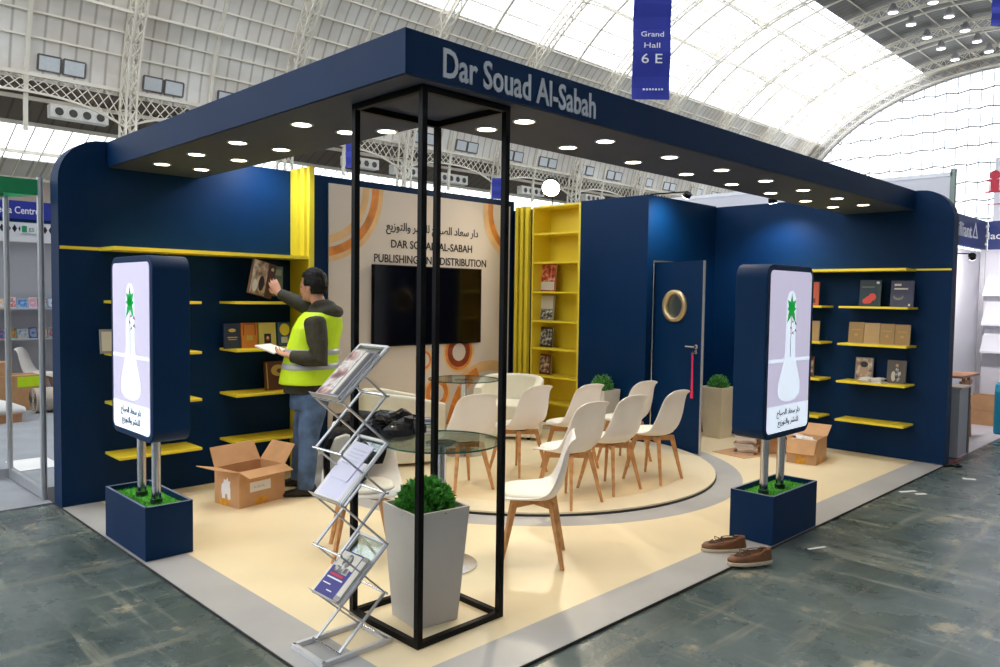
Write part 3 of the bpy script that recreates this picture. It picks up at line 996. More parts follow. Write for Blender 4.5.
def book(lab, w, h, t, cover, pic=None, loc=(0, 0, 0), rz=0, tilt=0, roll=0, text=None, group=None, lying=False, pcol=None, rot=None):
    """front cover faces local -y, spine at local -x; stands on z=0"""
    o = thing('book', lab, 'book', loc, 0, group, local=True)
    o.rotation_euler = rot or (-tilt, roll, rz)
    mb = MB(); mb.box(-w / 2, w / 2, 0, .003, 0, h); mb.box(-w / 2, w / 2, t - .003, t, 0, h); mb.box(-w / 2, -w / 2 + .003, .003, t - .003, 0, h)
    c = mb.build('cover', cover, o)
    MB().box(-w / 2 + .003, w / 2 - .004, .003, t - .003, .004, h - .004).build('pages', PAPER, o)
    for i, (kind, m, args) in enumerate(pic or []):
        mb = MB()
        if kind == 'box':
            u0, u1, v0, v1 = args
            mb.box(-w / 2 + u0 * w, -w / 2 + u1 * w, -.0012 - .0004 * i, 0, v0 * h, v1 * h)
        elif kind == 'oval':
            u, v, ru, rv = args
            mb.prism(circ(ru * w, 20, -w / 2 + u * w, v * h, rv * h), (0, 0, 0), (1, 0, 0), (0, 0, 1), (0, -1, 0), .0012 + .0004 * i)
        elif kind == 'text':
            s, u, v, wd, cp = args
            put_text(mb, s, (-w / 2 + u * w, -.001, v * h), (1, 0, 0), (0, 0, 1), wd * w, cp * h, .0016, .01)
        mb.build('cover_print', m, c)
    return o


def cm(name, col, **k): return MATS.get(name) or mat(name, col, .4, **k)
NB = cm('dark_blue_cover', (26, 34, 74)); OB = cm('orange_cover', (206, 124, 56)); YB_ = cm('yellow_cover', (216, 196, 110)); TAN = cm('tan_cover', (172, 138, 84)); TAN2 = cm('pale_tan_cover', (196, 164, 116))
RB = cm('red_cover', (170, 52, 34)); BRN = cm('brown_cover', (92, 44, 30)); GRY = cm('grey_cover', (150, 146, 140)); TEAL = cm('dark_teal_cover', (16, 44, 52)); PURD = cm('dark_purple_cover', (54, 54, 84))
GOLD = cm('gold_print', (202, 164, 84)); SKIN_P = cm('portrait_print', (190, 160, 130)); DKP = cm('dark_print', (38, 30, 34)); ORB = cm('bright_orange_cover', (214, 92, 44)); LGT = cm('light_print', (216, 210, 196)); GRN = cm('grey_green_cover', (112, 122, 100))
PURB = cm('violet_blue_cover', (52, 44, 130)); TOM = cm('tomato_print', (200, 62, 44))
PORT = picture_mat('portrait_picture', [(60, 40, 36), (150, 110, 90), (226, 214, 200)], 22)
BWP = picture_mat('black_white_picture', [(20, 20, 20), (110, 108, 104), (220, 218, 210)], 26)
REDPIC = picture_mat('red_picture', [(120, 30, 22), (206, 84, 60), (226, 190, 150)], 18)
MAGP = picture_mat('magazine_picture', [(80, 34, 40), (160, 110, 100), (220, 214, 206), (90, 90, 96)], 12)
SANDP = picture_mat('sepia_picture', [(120, 92, 76), (186, 158, 134), (222, 206, 184)], 16)
bg_ = 'books on the left wall'
def onL(px0, px1, y, z, dy=.0):
    a = at('y', y, px0, 300).x; b = at('y', y, px1, 300).x
    return (a + b) / 2, b - a
yb_ = LY - .16
zb = SZ[2]
for px0, px1, h, cov, pic, lab in (
        (224.5, 241, .198, NB, [('oval', GOLD, (.5, .72, .22, .07)), ('box', GOLD, (.2, .8, .42, .46)), ('box', GOLD, (.25, .75, .34, .37))], 'dark blue book with gold ornament, first of the four books on its shelf'),
        (242, 258, .20, OB, [('box', RB, (.1, .9, .93, .97)), ('box', RB, (.1, .17, .5, .95)), ('box', RB, (.83, .9, .5, .95)), ('box', GOLD, (.3, .7, .3, .5))], 'orange book with dark red border on the left wall shelf'),
        (259.5, 276.5, .20, YB_, [('box', DKP, (.3, .7, .16, .55)), ('oval', RB, (.5, .36, .12, .1)), ('oval', LGT, (.5, .38, .06, .06))], 'yellow book with small dark square picture on the left wall shelf'),
        (278.5, 291, .20, cm('steel_blue_cover', (60, 92, 130)), [('oval', YEL, (.55, .7, .4, .25)), ('box', LGT, (.25, .75, .15, .4))], 'blue book with yellow circle partly behind the person in the vest')):
    cx_, wd = onL(px0, px1, yb_, zb)
    book(lab, wd, h, .022, cov, pic, (cx_, yb_, zb + .001), 0, .10, group=bg_)
cx_, wd = onL(265, 289, yb_, .7)
book('brown book with pale round ornament leaning on the second shelf', wd, .235, .025, BRN, [('oval', GOLD, (.55, .68, .3, .2)), ('oval', BRN, (.6, .66, .12, .08)), ('box', GOLD, (.06, .1, .05, .95))], (cx_, yb_ - .02, SZ[1] + .001), 0, .14, group=bg_)
cx_, wd = onL(98, 113, yb_, .7)
book('pale book on the shelf behind the left illuminated sign', wd * .9, .17, .02, GRY, [('box', LGT, (.1, .9, .1, .9))], (cx_ + .01, yb_, SZ[2] + .001), 0, .1, group=bg_)
# bookcase books
for k, (px0, px1, ytop, ci, cov, pic, lab) in enumerate((
        (537, 555, 264, 2, RB, [('box', REDPIC, (.04, .96, .04, .96)), ('box', LGT, (.05, .95, .05, .35))], 'red and cream picture book, topmost in the yellow bookcase'),
        (537, 553.5, 295, 3, GRY, [('box', LGT, (.05, .95, .45, .95)), ('box', BWP, (.05, .95, .05, .42))], 'grey book with black and white lower half in the yellow bookcase'),
        (538, 553, 327, 4, DKP, [('box', BWP, (.06, .94, .1, .9))], 'dark book with black and white photograph in the yellow bookcase'),
        (537, 551.5, 354, 5, BRN, [('box', PORT, (.1, .9, .1, .9))], 'dark red-brown book with portrait, lowest in the yellow bookcase'))):
    xq = SX + .14
    y1 = at('x', xq, px0, 280).y; y0 = at('x', xq, px1, 280).y
    zz = KZ[ci]
    hh = at('x', xq, (px0 + px1) / 2, ytop).z - zz
    pic = [p for p in pic if p[0] != 'text']
    book(lab, y1 - y0, hh, .02, cov, pic, (xq, (y0 + y1) / 2, zz + .001), -PI / 2, .08, group='books in the yellow bookcase')
# right wall books
def onR(px0, px1, py0, py1, k, lab, cov, pic, t=.022, x=LX - .13):
    y1 = at('x', x, px0, 300).y; y0 = at('x', x, px1, 300).y
    z = RZ[k]; h = at('x', x, (px0 + px1) / 2, py0).z - at('x', x, (px0 + px1) / 2, py1).z
    return book(lab, y1 - y0, h, t, cov, pic, (x, (y0 + y1) / 2, z + .001), -PI / 2, .09, group='books on the right wall')
onR(859, 880, 277.5, 304, 3, 'dark teal book with red tomatoes on the right wall', TEAL, [('oval', TOM, (.45, .25, .18, .14)), ('oval', TOM, (.62, .36, .18, .14)), ('oval', TOM, (.3, .2, .14, .1)), ('oval', WPRINT, (.85, .9, .08, .05)), ('box', GRN, (.1, .7, .72, .75))])
onR(890, 913, 278, 304.5, 3, 'dark purple-grey book with pale title on the right wall', PURD, [('box', LGT, (.15, .45, .8, .88)), ('box', LGT, (.15, .75, .66, .72)), ('oval', GRN, (.35, .38, .22, .12)), ('oval', PURD, (.35, .44, .18, .1)), ('box', LGT, (.8, .88, .04, .12))])
for k, (a, b, c_) in enumerate(((849.5, 864.5, TAN), (865, 880.5, TAN2), (881, 895.5, TAN), (896, 911, TAN))):
    onR(a, b, 322.5 + k * .4, 343.5 + k * .3, 2, ['tan book, first from the left of the four tan books', 'palest of the four tan books in a row', 'tan book, third from the left of the four tan books', 'tan book, last on the right of the four tan books'][k], c_, [('box', GOLD, (.2, .8, .62, .66)), ('oval', GOLD, (.5, .4, .12, .06))])
onR(857.5, 875, 357, 380, 1, 'book with oval portrait of a person on the right wall', GRY, [('box', SANDP, (.05, .95, .05, .95)), ('oval', SKIN_P, (.5, .5, .26, .26)), ('oval', DKP, (.5, .7, .22, .13))], x=LX - .08)
onR(889.5, 908.5, 359.5, 382.5, 1, 'dark book with black and white seated figures on the right wall', cm('taupe_cover', (98, 88, 80)), [('oval', LGT, (.35, .3, .12, .22)), ('oval', BWP, (.58, .4, .16, .32)), ('oval', SKIN_P, (.52, .78, .08, .07))], x=LX - .1)
onR(812.3, 818, 279.5, 303, 3, 'orange book beside the right illuminated sign', ORB, [('box', BRN, (.1, .5, .1, .3))])
onR(811.8, 819.5, 321.5, 341.5, 2, 'tan book beside the right illuminated sign', TAN2, [('box', GOLD, (.3, .7, .5, .6))])
onR(811.5, 815.5, 354.5, 375, 1, 'narrow brown book beside the right illuminated sign', BRN, [('box', SANDP, (.1, .9, .2, .8))])
# pile of opened books
yq = (at('x', LX - .17, 858, 378).y + at('x', LX - .17, 887, 378).y) / 2
for k in range(3):
    o = thing('open_book', ['open book at the bottom of the small pile on the right wall shelf', 'open book in the middle of the small pile on the right wall shelf', 'open book on top of the small pile on the right wall shelf'][k], 'book', (LX - .17, yq + (-.012, .01, .0)[k], RZ[1] + .001 + k * .016), PI / 2 + (-.1, .15, 0)[k], 'open books on the right wall shelf', local=True)
    mb = MB()
    for s_ in (-1, 1):
        prof = [(0, .003), (.03 * s_, .013), (.08 * s_, .012), (.105 * s_, .006), (.105 * s_, .002), (0, .002)]
        mb.prism(prof if s_ > 0 else prof[::-1], (0, -.07, 0), (1, 0, 0), (0, 0, 1), (0, 1, 0), .14)
    mb.build('pages', PAPER, o)
    MB().box(-.108, .108, -.073, .073, 0, .002).build('cover', LGT, o)

# ================================================================= illuminated signs in turf boxes
SCR_BG = mat('sign_screen_lilac', (190, 184, 208), .4, emit=(188, 182, 204), estr=.72, var=.01)
SCR_W = mat('sign_screen_white', (226, 236, 248), .4, emit=(222, 232, 246), estr=.72, var=.01)
SCR_G = mat('sign_green', (20, 160, 70), .4, emit=(20, 160, 70), estr=.5, var=.02)
SCR_K = mat('sign_dark', (60, 60, 70), .4, emit=(60, 60, 70), estr=.3, var=.02)
SCR_R = mat('sign_plum', (120, 30, 60), .4, emit=(120, 30, 60), estr=.4, var=.02)


def sign(lab, O, X, N, w, h, depth, zc, bw, bd, bh, plab, du=0.0, dp=0.0):
    """O base centre, X to the viewer's right along the face, N outward normal of the face"""
    O = Vector(O); X = Vector(X); N = Vector(N); Z = Vector((0, 0, 1))
    b = thing('sign_planter', plab, 'planter box', O, group='dark blue planter boxes with turf')
    def ob(mb, u0, u1, v0, v1, z0, z1):
        P = [O + X * u + N * v for u, v in ((u0, v0), (u1, v0), (u1, v1), (u0, v1))]
        mb.hexa([p + Z * z0 for p in P], [p + Z * z1 for p in P])
    mb = MB(); tk = .014
    ob(mb, -bw / 2, bw / 2, -bd / 2, -bd / 2 + tk, 0.005, bh); ob(mb, -bw / 2, bw / 2, bd / 2 - tk, bd / 2, 0.005, bh)
    ob(mb, -bw / 2, -bw / 2 + tk, -bd / 2 + tk, bd / 2 - tk, 0.005, bh); ob(mb, bw / 2 - tk, bw / 2, -bd / 2 + tk, bd / 2 - tk, 0.005, bh)
    ob(mb, -bw / 2 + tk, bw / 2 - tk, -bd / 2 + tk, bd / 2 - tk, 0.005, .03)
    mb.build('box', NAVY, b)
    mb = MB(); ob(mb, -bw / 2 + .02, bw / 2 - .02, -bd / 2 + .02, bd / 2 - .02, .0015, .005); mb.build('plinth', CREAME, b)
    mb = MB()
    for (u0, u1, v0, v1) in ((-bw / 2, bw / 2, -bd / 2, -bd / 2 + tk), (-bw / 2, bw / 2, bd / 2 - tk, bd / 2), (-bw / 2, -bw / 2 + tk, -bd / 2, bd / 2), (bw / 2 - tk, bw / 2, -bd / 2, bd / 2)):
        ob(mb, u0, u1, v0, v1, bh, bh + .002)
    mb.build('rim', cm('bare_board_edge', (128, 136, 160)), b)
    mb = MB(); ob(mb, -bw / 2 + tk, bw / 2 - tk, -bd / 2 + tk, bd / 2 - tk, bh - .07, bh - .035)
    rnd = random.Random(3)
    for _ in range(1500):
        u = rnd.uniform(-bw / 2 + .02, bw / 2 - .02); v = rnd.uniform(-bd / 2 + .02, bd / 2 - .02)
        p = O + X * u + N * v + Z * (bh - .036)
        q = p + Vector((rnd.uniform(-.008, .008), rnd.uniform(-.008, .008), rnd.uniform(.008, .02)))
        e = Vector((rnd.uniform(-1, 1), rnd.uniform(-1, 1), 0)).normalized() * .0025
        vs = [mb.bm.verts.new(x_) for x_ in (p - e, p + e, q)]
        mb.bm.faces.new(vs)
    mb.build('turf', TURF, b)
    t = thing('illuminated_sign', lab, 'sign', O + Z * (bh - .035), group='illuminated signs on chrome posts')
    z0 = zc - h / 2
    for s_ in (-1, 1):
        c = O + X * (s_ * .115 + dp)
        mb = MB(); mb.tube([c + Z * (bh - .034), c + Z * (z0 + .005)], .026, 20); mb.build('post', CHROME, t, smooth=False)
        mb = MB(); mb.tube([c + Z * (bh - .034), c + Z * (bh - .005)], .034, 20); mb.build('post_foot', cm('dark_green_rubber', (16, 40, 26)), t)
    mb = MB()
    mb.prism(rrect(w, h, .085, 10), O + X * du + Z * zc + N * depth / 2, X, Z, -N, depth)
    cab = mb.build('cabinet', NAVY, t, bevel=.006)
    f = O + X * du + Z * zc + N * (depth / 2)
    sw, sh = w - .085, h - .075
    MB().prism(rrect(sw, sh, .035, 8), f, X, Z, N, .003).build('screen', SCR_BG, t)
    def lay(poly, nm, m, k):
        return MB().prism(poly, f + N * .003, X, Z, N, .0006 * k).build(nm, m, t)
    def V(v): return sh / 2 - v * sh
    # white lower panel
    P = [(-sw / 2, V(.835)), (-sw / 2, -sh / 2 + .035)] + [(x, y) for x, y in rrect(sw, sh, .035, 8)[18:27]] + [(x, y) for x, y in rrect(sw, sh, .035, 8)[27:36]] + [(sw / 2, V(.835))]
    lay(P, 'white_panel', SCR_W, 1)
    lay([(-sw / 2, V(.565)), (-sw / 2, V(.545)), (sw / 2, V(.545)), (sw / 2, V(.565))], 'white_line', SCR_W, 1)
    # tall drop-shaped flame: slender column opening into a bulb
    prof = [(.125, .03), (.14, .07), (.17, .095), (.22, .105), (.5, .11), (.56, .13), (.64, .2), (.70, .245), (.745, .255), (.78, .23), (.805, .15), (.815, .05)]
    P = [(-a * sw * 1.05, V(v)) for v, a in prof] + [(a * sw * 1.05, V(v)) for v, a in prof[::-1]]
    lay(P, 'drop_emblem', SCR_W, 2)
    # palm
    mb = MB()
    cpx, cpy = .0, V(.235)
    for ang, ln in ((90, .075), (38, .075), (142, .075), (0, .062), (180, .062), (-50, .095), (230, .095)):
        a = math.radians(ang); dx, dy = math.cos(a), math.sin(a)
        tip = (cpx + dx * ln, cpy + dy * ln * 1.25); px_, py_ = -dy * .017, dx * .017
        mb.prism([(cpx - px_, cpy - py_), (cpx + dx * ln * .5 - px_ * 1.2, cpy + dy * ln * .6 - py_ * 1.2), tip, (cpx + dx * ln * .5 + px_ * 1.2, cpy + dy * ln * .6 + py_ * 1.2), (cpx + px_, cpy + py_)], f + N * .003, X, Z, N, .002)
    mb.build('palm_emblem', SCR_G, t)
    lay([(-.003, V(.14)), (-.003, V(.54)), (.003, V(.54)), (.003, V(.14))], 'palm_stem', SCR_K, 3.2)
    mb = MB()
    for k in range(5):
        a = math.radians(90 + 72 * k + 20); c_ = (.034 + .036 * math.cos(a), V(.35) + .038 * math.sin(a))
        mb.prism([(c_[0] - .016, c_[1] - .010), (c_[0], c_[1] - .003), (c_[0] + .016, c_[1] - .010), (c_[0], c_[1] + .012)], f + N * .003, X, Z, N, .0022)
    mb.build('star_emblem', SCR_R, t)
    mb = MB()
    put_text(mb, AR2, f + N * .0045 + Z * V(.895), X, Z, sw * .56, .036, .002, .01)
    put_text(mb, AR3, f + N * .0045 + Z * V(.955), X, Z, sw * .5, .036, .002, .01)
    mb.build('lettering', SCR_K, t)


sign('illuminated publisher sign at the left side of the stand, facing the aisle', (-.17, 2.275, 0), (0, -1, 0), (-1, 0, 0), .665, 1.06, .21, 1.20, .66, .27, .31,
     'dark blue box with turf carrying the left illuminated sign', .045, .02)
sign('illuminated publisher sign at the right front corner of the stand', (2.94, -.19, 0), (1, 0, 0), (0, -1, 0), .665, 1.09, .21, 1.205, .64, .29, .31,
     'dark blue box with turf carrying the right illuminated sign', -.075, -.045)

# ================================================================= chairs
def make_chair():
    t = thing('dining_chair', 'x', 'chair', (0, 0, 0), 0, 'white moulded chairs with wooden legs', local=True)
    # shell: front faces +x
    prof = [(.208, .368, .165, .0), (.192, .385, .19, .0), (.15, .390, .215, .012), (.06, .379, .232, .026), (-.03, .373, .238, .04), (-.09, .379, .236, .055), (-.135, .40, .233, .06), (-.163, .45, .228, .055),
            (-.18, .515, .219, .045), (-.192, .58, .206, .036), (-.198, .64, .192, .026), (-.204, .695, .18, .014), (-.212, .738, .171, -.002), (-.228, .762, .168, -.018)]
    mb = MB(); nu = 10
    G = []
    for i, (x, z, hw, cu) in enumerate(prof):
        x0, z0 = prof[max(i - 1, 0)][:2]; x1, z1 = prof[min(i + 1, len(prof) - 1)][:2]
        tx, tz = x1 - x0, z1 - z0; l = math.hypot(tx, tz); nx, nz = tz / l, -tx / l   # normal towards the sitter
        if nz < 0 and z < .5: nx, nz = -nx, -nz
        if z >= .5 and nx < 0: nx, nz = -nx, -nz
        row = []
        for k in range(nu + 1):
            u = 2 * k / nu - 1
            cc = cu * (abs(u) ** 2.2)
            row.append(mb.bm.verts.new((x + nx * cc, hw * u, z + nz * cc - (.012 * abs(u) ** 4 if i >= len(prof) - 2 else 0))))
        G.append(row)
    for a, b in zip(G, G[1:]):
        for k in range(nu): mb.bm.faces.new([a[k], a[k + 1], b[k + 1], b[k]])
    sh = mb.build('seat_shell', WHITEP, t, smooth=True)
    so = sh.modifiers.new('s', 'SOLIDIFY'); so.thickness = .013; so.offset = 0
    ss = sh.modifiers.new('u', 'SUBSURF'); ss.levels = 1; ss.render_levels = 2
    mb = MB()
    rr = []
    for z, k in ((.384, .9), (.396, 1.0), (.410, .99), (.418, .9), (.420, .6)):
        rr.append([Vector((.03 + .165 * k * (abs(math.cos(a)) ** .7) * (1 if math.cos(a) > 0 else -1), .185 * k * (abs(math.sin(a)) ** .7) * (1 if math.sin(a) > 0 else -1), z)) for a in [2 * PI * q / 28 for q in range(28)]])
    mb.rings(rr); mb.build('cushion', CUSH, t, smooth=True)
    for sx in (-1, 1):
        for sy in (-1, 1):
            a = Vector((sx * .105, sy * .105, .368)); b = Vector((sx * .175, sy * .175, 0))
            d = Vector((sx, sy, 0)).normalized(); e = Vector((-d.y, d.x, 0))
            P = lambda c, w1, w2: [c - d * w1 - e * w2, c + d * w1 - e * w2, c + d * w1 + e * w2, c - d * w1 + e * w2]
            MB().hexa(P(b, .011, .009), P(a, .02, .014)).build('leg', WOOD, t, bevel=.003)
    mb = MB()
    for s_ in (-1, 1):
        mb.hexa([(-.115, -.115 * s_ - .011, .355), (-.115, -.115 * s_ + .011, .355), (.115, .115 * s_ + .011, .355), (.115, .115 * s_ - .011, .355)] if False else
                [Vector((-.12, -.12 * s_, .325)) + Vector((-.008, .008 * s_, 0)), Vector((-.12, -.12 * s_, .325)) - Vector((-.008, .008 * s_, 0)), Vector((.12, .12 * s_, .325)) - Vector((-.008, .008 * s_, 0)), Vector((.12, .12 * s_, .325)) + Vector((-.008, .008 * s_, 0))],
                [Vector((-.12, -.12 * s_, .366)) + Vector((-.008, .008 * s_, 0)), Vector((-.12, -.12 * s_, .366)) - Vector((-.008, .008 * s_, 0)), Vector((.12, .12 * s_, .366)) - Vector((-.008, .008 * s_, 0)), Vector((.12, .12 * s_, .366)) + Vector((-.008, .008 * s_, 0))])
    mb.build('cross_brace', WOOD, t)
    MB().box(-.06, .06, -.06, .06, .362, .374).build('mounting_plate', BLACK, t)
    return t
ch = make_chair()
Z1 = .0315
CH = [(1.36, .52, .0015, 130, 'white chair nearest the camera, standing alone off the round podium edge'),
      (2.39, 1.12, Z1, 90, 'white chair directly behind the lone front chair, front row on the podium'),
      (2.925, 1.155, Z1, 90, 'white chair in the middle of the front row on the podium'),
      (3.465, 1.115, Z1, 94, 'white chair at the right end of the front row, before the blue door'),
      (3.25, 1.83, Z1, 90, 'white chair in the back row before the yellow bookcase'),
      (3.84, 1.68, Z1, 90, 'white chair in the back row in front of the left-hand planter'),
      (2.80, 2.03, Z1, 92, 'white chair facing the right cream armchair'),
      (2.08, 1.94, Z1, 80, 'white chair seen through the front glass table'),
      (.70, 1.29, .0015, 240, 'white chair behind the literature rack with a black coat over its back')]
for i, (x, y, z, a, lab) in enumerate(CH):
    if i == 0:
        ch.location = (x, y, z); ch.rotation_euler = (0, 0, math.radians(a)); ch['label'] = lab
    else: dup(ch, (x, y, z), math.radians(a), lab)

# ================================================================= glass tables
def make_table():
    t = thing('glass_table', 'x', 'table', (0, 0, 0), 0, 'round glass tables', local=True)
    mb = MB(); mb.lathe([(.001, .70), (.332, .70), (.335, .704), (.332, .71), (.001, .71)], 64); mb.build('tabletop', TGLASS, t)
    mb = MB(); annulus(mb, (0, 0, .701), (1, 0, 0), (0, 1, 0), (0, 0, 1), .3325, .338, .008, 64); mb.build('glass_edge', GEDGE, t)
    MB().lathe([(.001, .690), (.09, .690), (.09, .70), (.001, .70)], 24).build('top_plate', CHROME, t)
    MB().lathe([(.03, .02), (.03, .69)], 20).build('column', CHROME, t, smooth=False)
    MB().lathe([(.001, 0), (.21, 0), (.21, .008), (.05, .022), (.001, .022)], 40).build('base', CHROME, t)
    return t
tb = make_table()
tb.location = (.90, .81, .0015); tb['label'] = 'round glass table behind the front planter, with a black bag on it'
dup(tb, (2.97, 2.92, Z1), 0, 'round glass table between the two cream armchairs')

# ================================================================= tub armchairs
def make_tub():
    t = thing('tub_armchair', 'x', 'armchair', (0, 0, 0), 0, 'cream tub armchairs', local=True)
    R, T = .37, .085
    def U(r, sq):
        P = []
        for k in range(25):
            a = math.radians(-90 - 180 * k / 24)
            P.append((r * math.cos(a) * 1.0 - .02, r * math.sin(a)))
        return [(sq, -r)] + P + [(sq, r)]
    o = U(R, .31); i_ = U(R - T, .31)
    mb = MB()
    n = len(o)
    lev = [(.05, 0), (.62, 0)]
    def top(k):
        x = o[k][0]; f = max(0, min(1, (.31 - x) / .68)); return .60 + .10 * (math.sin(f * PI / 2))
    vo0 = [mb.bm.verts.new((x, y, .06)) for x, y in o]; vo1 = [mb.bm.verts.new((x * 1.02, y * 1.02, top(k) - .02)) for k, (x, y) in enumerate(o)]
    vm = [mb.bm.verts.new(((x * .94 + i_[k][0] * .06), (y * .94 + i_[k][1] * .06), top(k))) for k, (x, y) in enumerate(o)]
    vm2 = [mb.bm.verts.new(((x * .1 + i_[k][0] * .9), (y * .1 + i_[k][1] * .9), top(k))) for k, (x, y) in enumerate(o)]
    vi1 = [mb.bm.verts.new((x, y, top(k) - .02)) for k, (x, y) in enumerate(i_)]; vi0 = [mb.bm.verts.new((x, y, .06)) for x, y in i_]
    L = [vo0, vo1, vm, vm2, vi1, vi0]
    for a, b in zip(L, L[1:] + L[:1]):
        for k in range(n - 1): mb.bm.faces.new([a[k], a[k + 1], b[k + 1], b[k]])
    mb.bm.faces.new([l[0] for l in L]); mb.bm.faces.new([l[-1] for l in L][::-1])
    mb.build('shell', TUBM, t, smooth=False, bevel=.012, seg=3)
    def cush(name, r, z0, z1, xf):
        P = [(xf, -r)] + [(r * math.cos(math.radians(-90 - 180 * k / 16)) - .02, r * math.sin(math.radians(-90 - 180 * k / 16))) for k in range(17)] + [(xf, r)]
        MB().prism(P, (0, 0, z0), (1, 0, 0), (0, 1, 0), (0, 0, 1), z1 - z0).build(name, TUBM, t, bevel=.018, seg=3)
    cush('seat_cushion', R - T - .003, .27, .41, .33); cush('seat_base', R - T - .003, .06, .268, .30)
    for x in (-.22, .24):
        for y in (-.25, .25): MB().lathe([(.02, 0), (.022, .06)], 12, (x, y, 0)).build('foot', BLACK, t)
    return t
tu = make_tub()
tu.scale = (.93, .93, .95); tu.location = (2.36, 3.10, .0015); tu.rotation_euler = (0, 0, math.radians(-15)); tu['label'] = 'cream tub armchair left of the glass tables, behind the black bag'
dup(tu, (4.0, 3.30, .0015), math.radians(215), 'cream tub armchair in front of the yellow fins')

# ================================================================= planters
def planter(name, lab, c, w0, w1, h, rz, plant_lab, rr, hh, leaves, seed, z=0.0015, potcol=POTG, pale=False, lobes=1, leafsz=.02):
    t = thing(name, lab, 'planter', (c[0], c[1], z), rz, 'tapered square planters', local=True)
    mb = MB()
    q = lambda w, zz: [(-w, -w, zz), (w, -w, zz), (w, w, zz), (-w, w, zz)]
    tk = .012
    mb.rings([q(w0 / 2, 0), q(w1 / 2, h), q(w1 / 2 - tk, h), q(w1 / 2 - tk - .004, h - .05)], cap=True)
    mb.build('pot', potcol, t, bevel=.003)
    MB().box(-w1 / 2 + tk, w1 / 2 - tk, -w1 / 2 + tk, w1 / 2 - tk, h - .06, h - .03).build('soil', SOIL, t)
    p = thing('potted_plant', plant_lab, 'plant', (c[0], c[1], z + h - .03), rz, 'bushy green plants in the tapered planters', local=True)
    rnd = random.Random(seed)
    mb = MB(); ml = MB()
    cen = [(0, 0)] if lobes == 1 else [(-rr * .45, 0), (rr * .45, 0)]
    for cx, cy in cen:
        r_ = rr if lobes == 1 else rr * .62
        for k in range(leaves // lobes):
            u = rnd.random(); a = rnd.uniform(0, 2 * PI); ph = math.acos(rnd.uniform(-.1, 1))
            rad = rnd.uniform(.55, 1.05)
            d = Vector((math.sin(ph) * math.cos(a), math.sin(ph) * math.sin(a), math.cos(ph)))
            c0 = Vector((cx + d.x * r_ * rad, cy + d.y * r_ * rad, .01 + d.z * hh * rad))
            dr_ = (d + Vector((rnd.uniform(-.7, .7), rnd.uniform(-.7, .7), rnd.uniform(-.3, .8)))).normalized()
            sd = dr_.cross(Vector((rnd.uniform(-1, 1), rnd.uniform(-1, 1), rnd.uniform(-1, 1)))).normalized()
            l = leafsz * rnd.uniform(.7, 1.4); w = l * .32
            B = (ml if pale and rnd.random() < .3 and rad > .85 else mb)
            nn = dr_.cross(sd) * w * .5
            vs = [B.bm.verts.new(x_) for x_ in (c0 - dr_ * l * .5, c0 + sd * w + nn, c0 + dr_ * l * .6, c0 - sd * w + nn)]
            B.bm.faces.new([vs[0], vs[1], vs[2]]); B.bm.faces.new([vs[0], vs[2], vs[3]])
    mb.build('foliage', LEAF, p)
    if pale: ml.build('leaf_tips', LEAFL, p)
    mb = MB()
    for k in range(14):
        a = rnd.uniform(0, 2 * PI); r0 = rnd.uniform(.1, .6) * rr
        mb.tube([(math.cos(a) * r0 * .3, math.sin(a) * r0 * .3, 0), (math.cos(a) * r0, math.sin(a) * r0, hh * .75)], .003, 5)
    mb.build('stem', cm('green_stem', (60, 84, 40)), p)
    return t
planter('square_planter', 'tall tapered grey planter inside the black metal frame', (.385, .315), .225, .30, .545, math.radians(-7), 'bushy small-leaved green plant inside the black metal frame', .13, .135, 1700, 1, leafsz=.036)
planter('square_planter', 'tall tapered cream planter behind the open door', (5.81, 1.85), .22, .28, .56, math.radians(-4), 'green plant with pale tips behind the open door', .12, .15, 1200, 2, pale=True, potcol=cm('cream_planter', (226, 214, 186)))
planter('square_planter', 'tapered planter against the blue storage wall beside the bookcase', (4.58, 2.52), .22, .28, .56, 0, 'two-tufted green plant against the blue storage wall', .135, .17, 1300, 3, pale=True, lobes=2, potcol=cm('pale_planter', (214, 208, 196)))

# ================================================================= zigzag literature rack
rk = thing('literature_rack', 'silver zigzag literature rack standing beside the black frame', 'rack', (-.05, .325, 0))
YN, YF, XL_, XR_ = .22, .43, -.145, .09
ZA = [(XR_, 1.30), (XL_, 1.085), (XR_, .885), (XL_, .655), (XR_, .44), (XL_, .23), (XR_, .02)]
ZB = [(-.03, 1.185), (XR_, 1.09), (XL_, .865), (XR_, .665), (XL_, .44), (XR_, .22), (XL_, .02)]
for nm, Z_, dy, w in (('support_bar', ZA, 0, .014), ('support_bar', ZB, .013, .010)):
    for a, b in zip(Z_, Z_[1:]):
        for y in (YN + dy, YF - dy):
            MB().bar((a[0], y, a[1]), (b[0], y, b[1]), .006, w * 1.5, up=(0, 1, 0)).build(nm, ALU, rk)
mb = MB()
for x, z in ZA + ZB[1:]: MB().tube([(x, YN - .006, z), (x, YF + .006, z)], .006, 8).build('cross_rod', CHROME, rk)
mb = MB(); bx0, bx1 = -.235, .10
for a, b in (((bx0, YN - .012, .012), (bx1, YN - .012, .012)), ((bx0, YF + .012, .012), (bx1, YF + .012, .012)), ((bx0, YN - .02, .012), (bx0, YF + .02, .012)), ((bx1, YN - .02, .012), (bx1, YF + .02, .012))): mb.bar(a, b, .02, .02)
mb.build('base_frame', cm('satin_silver', (212, 212, 214), metal=.4), rk)
TR = []
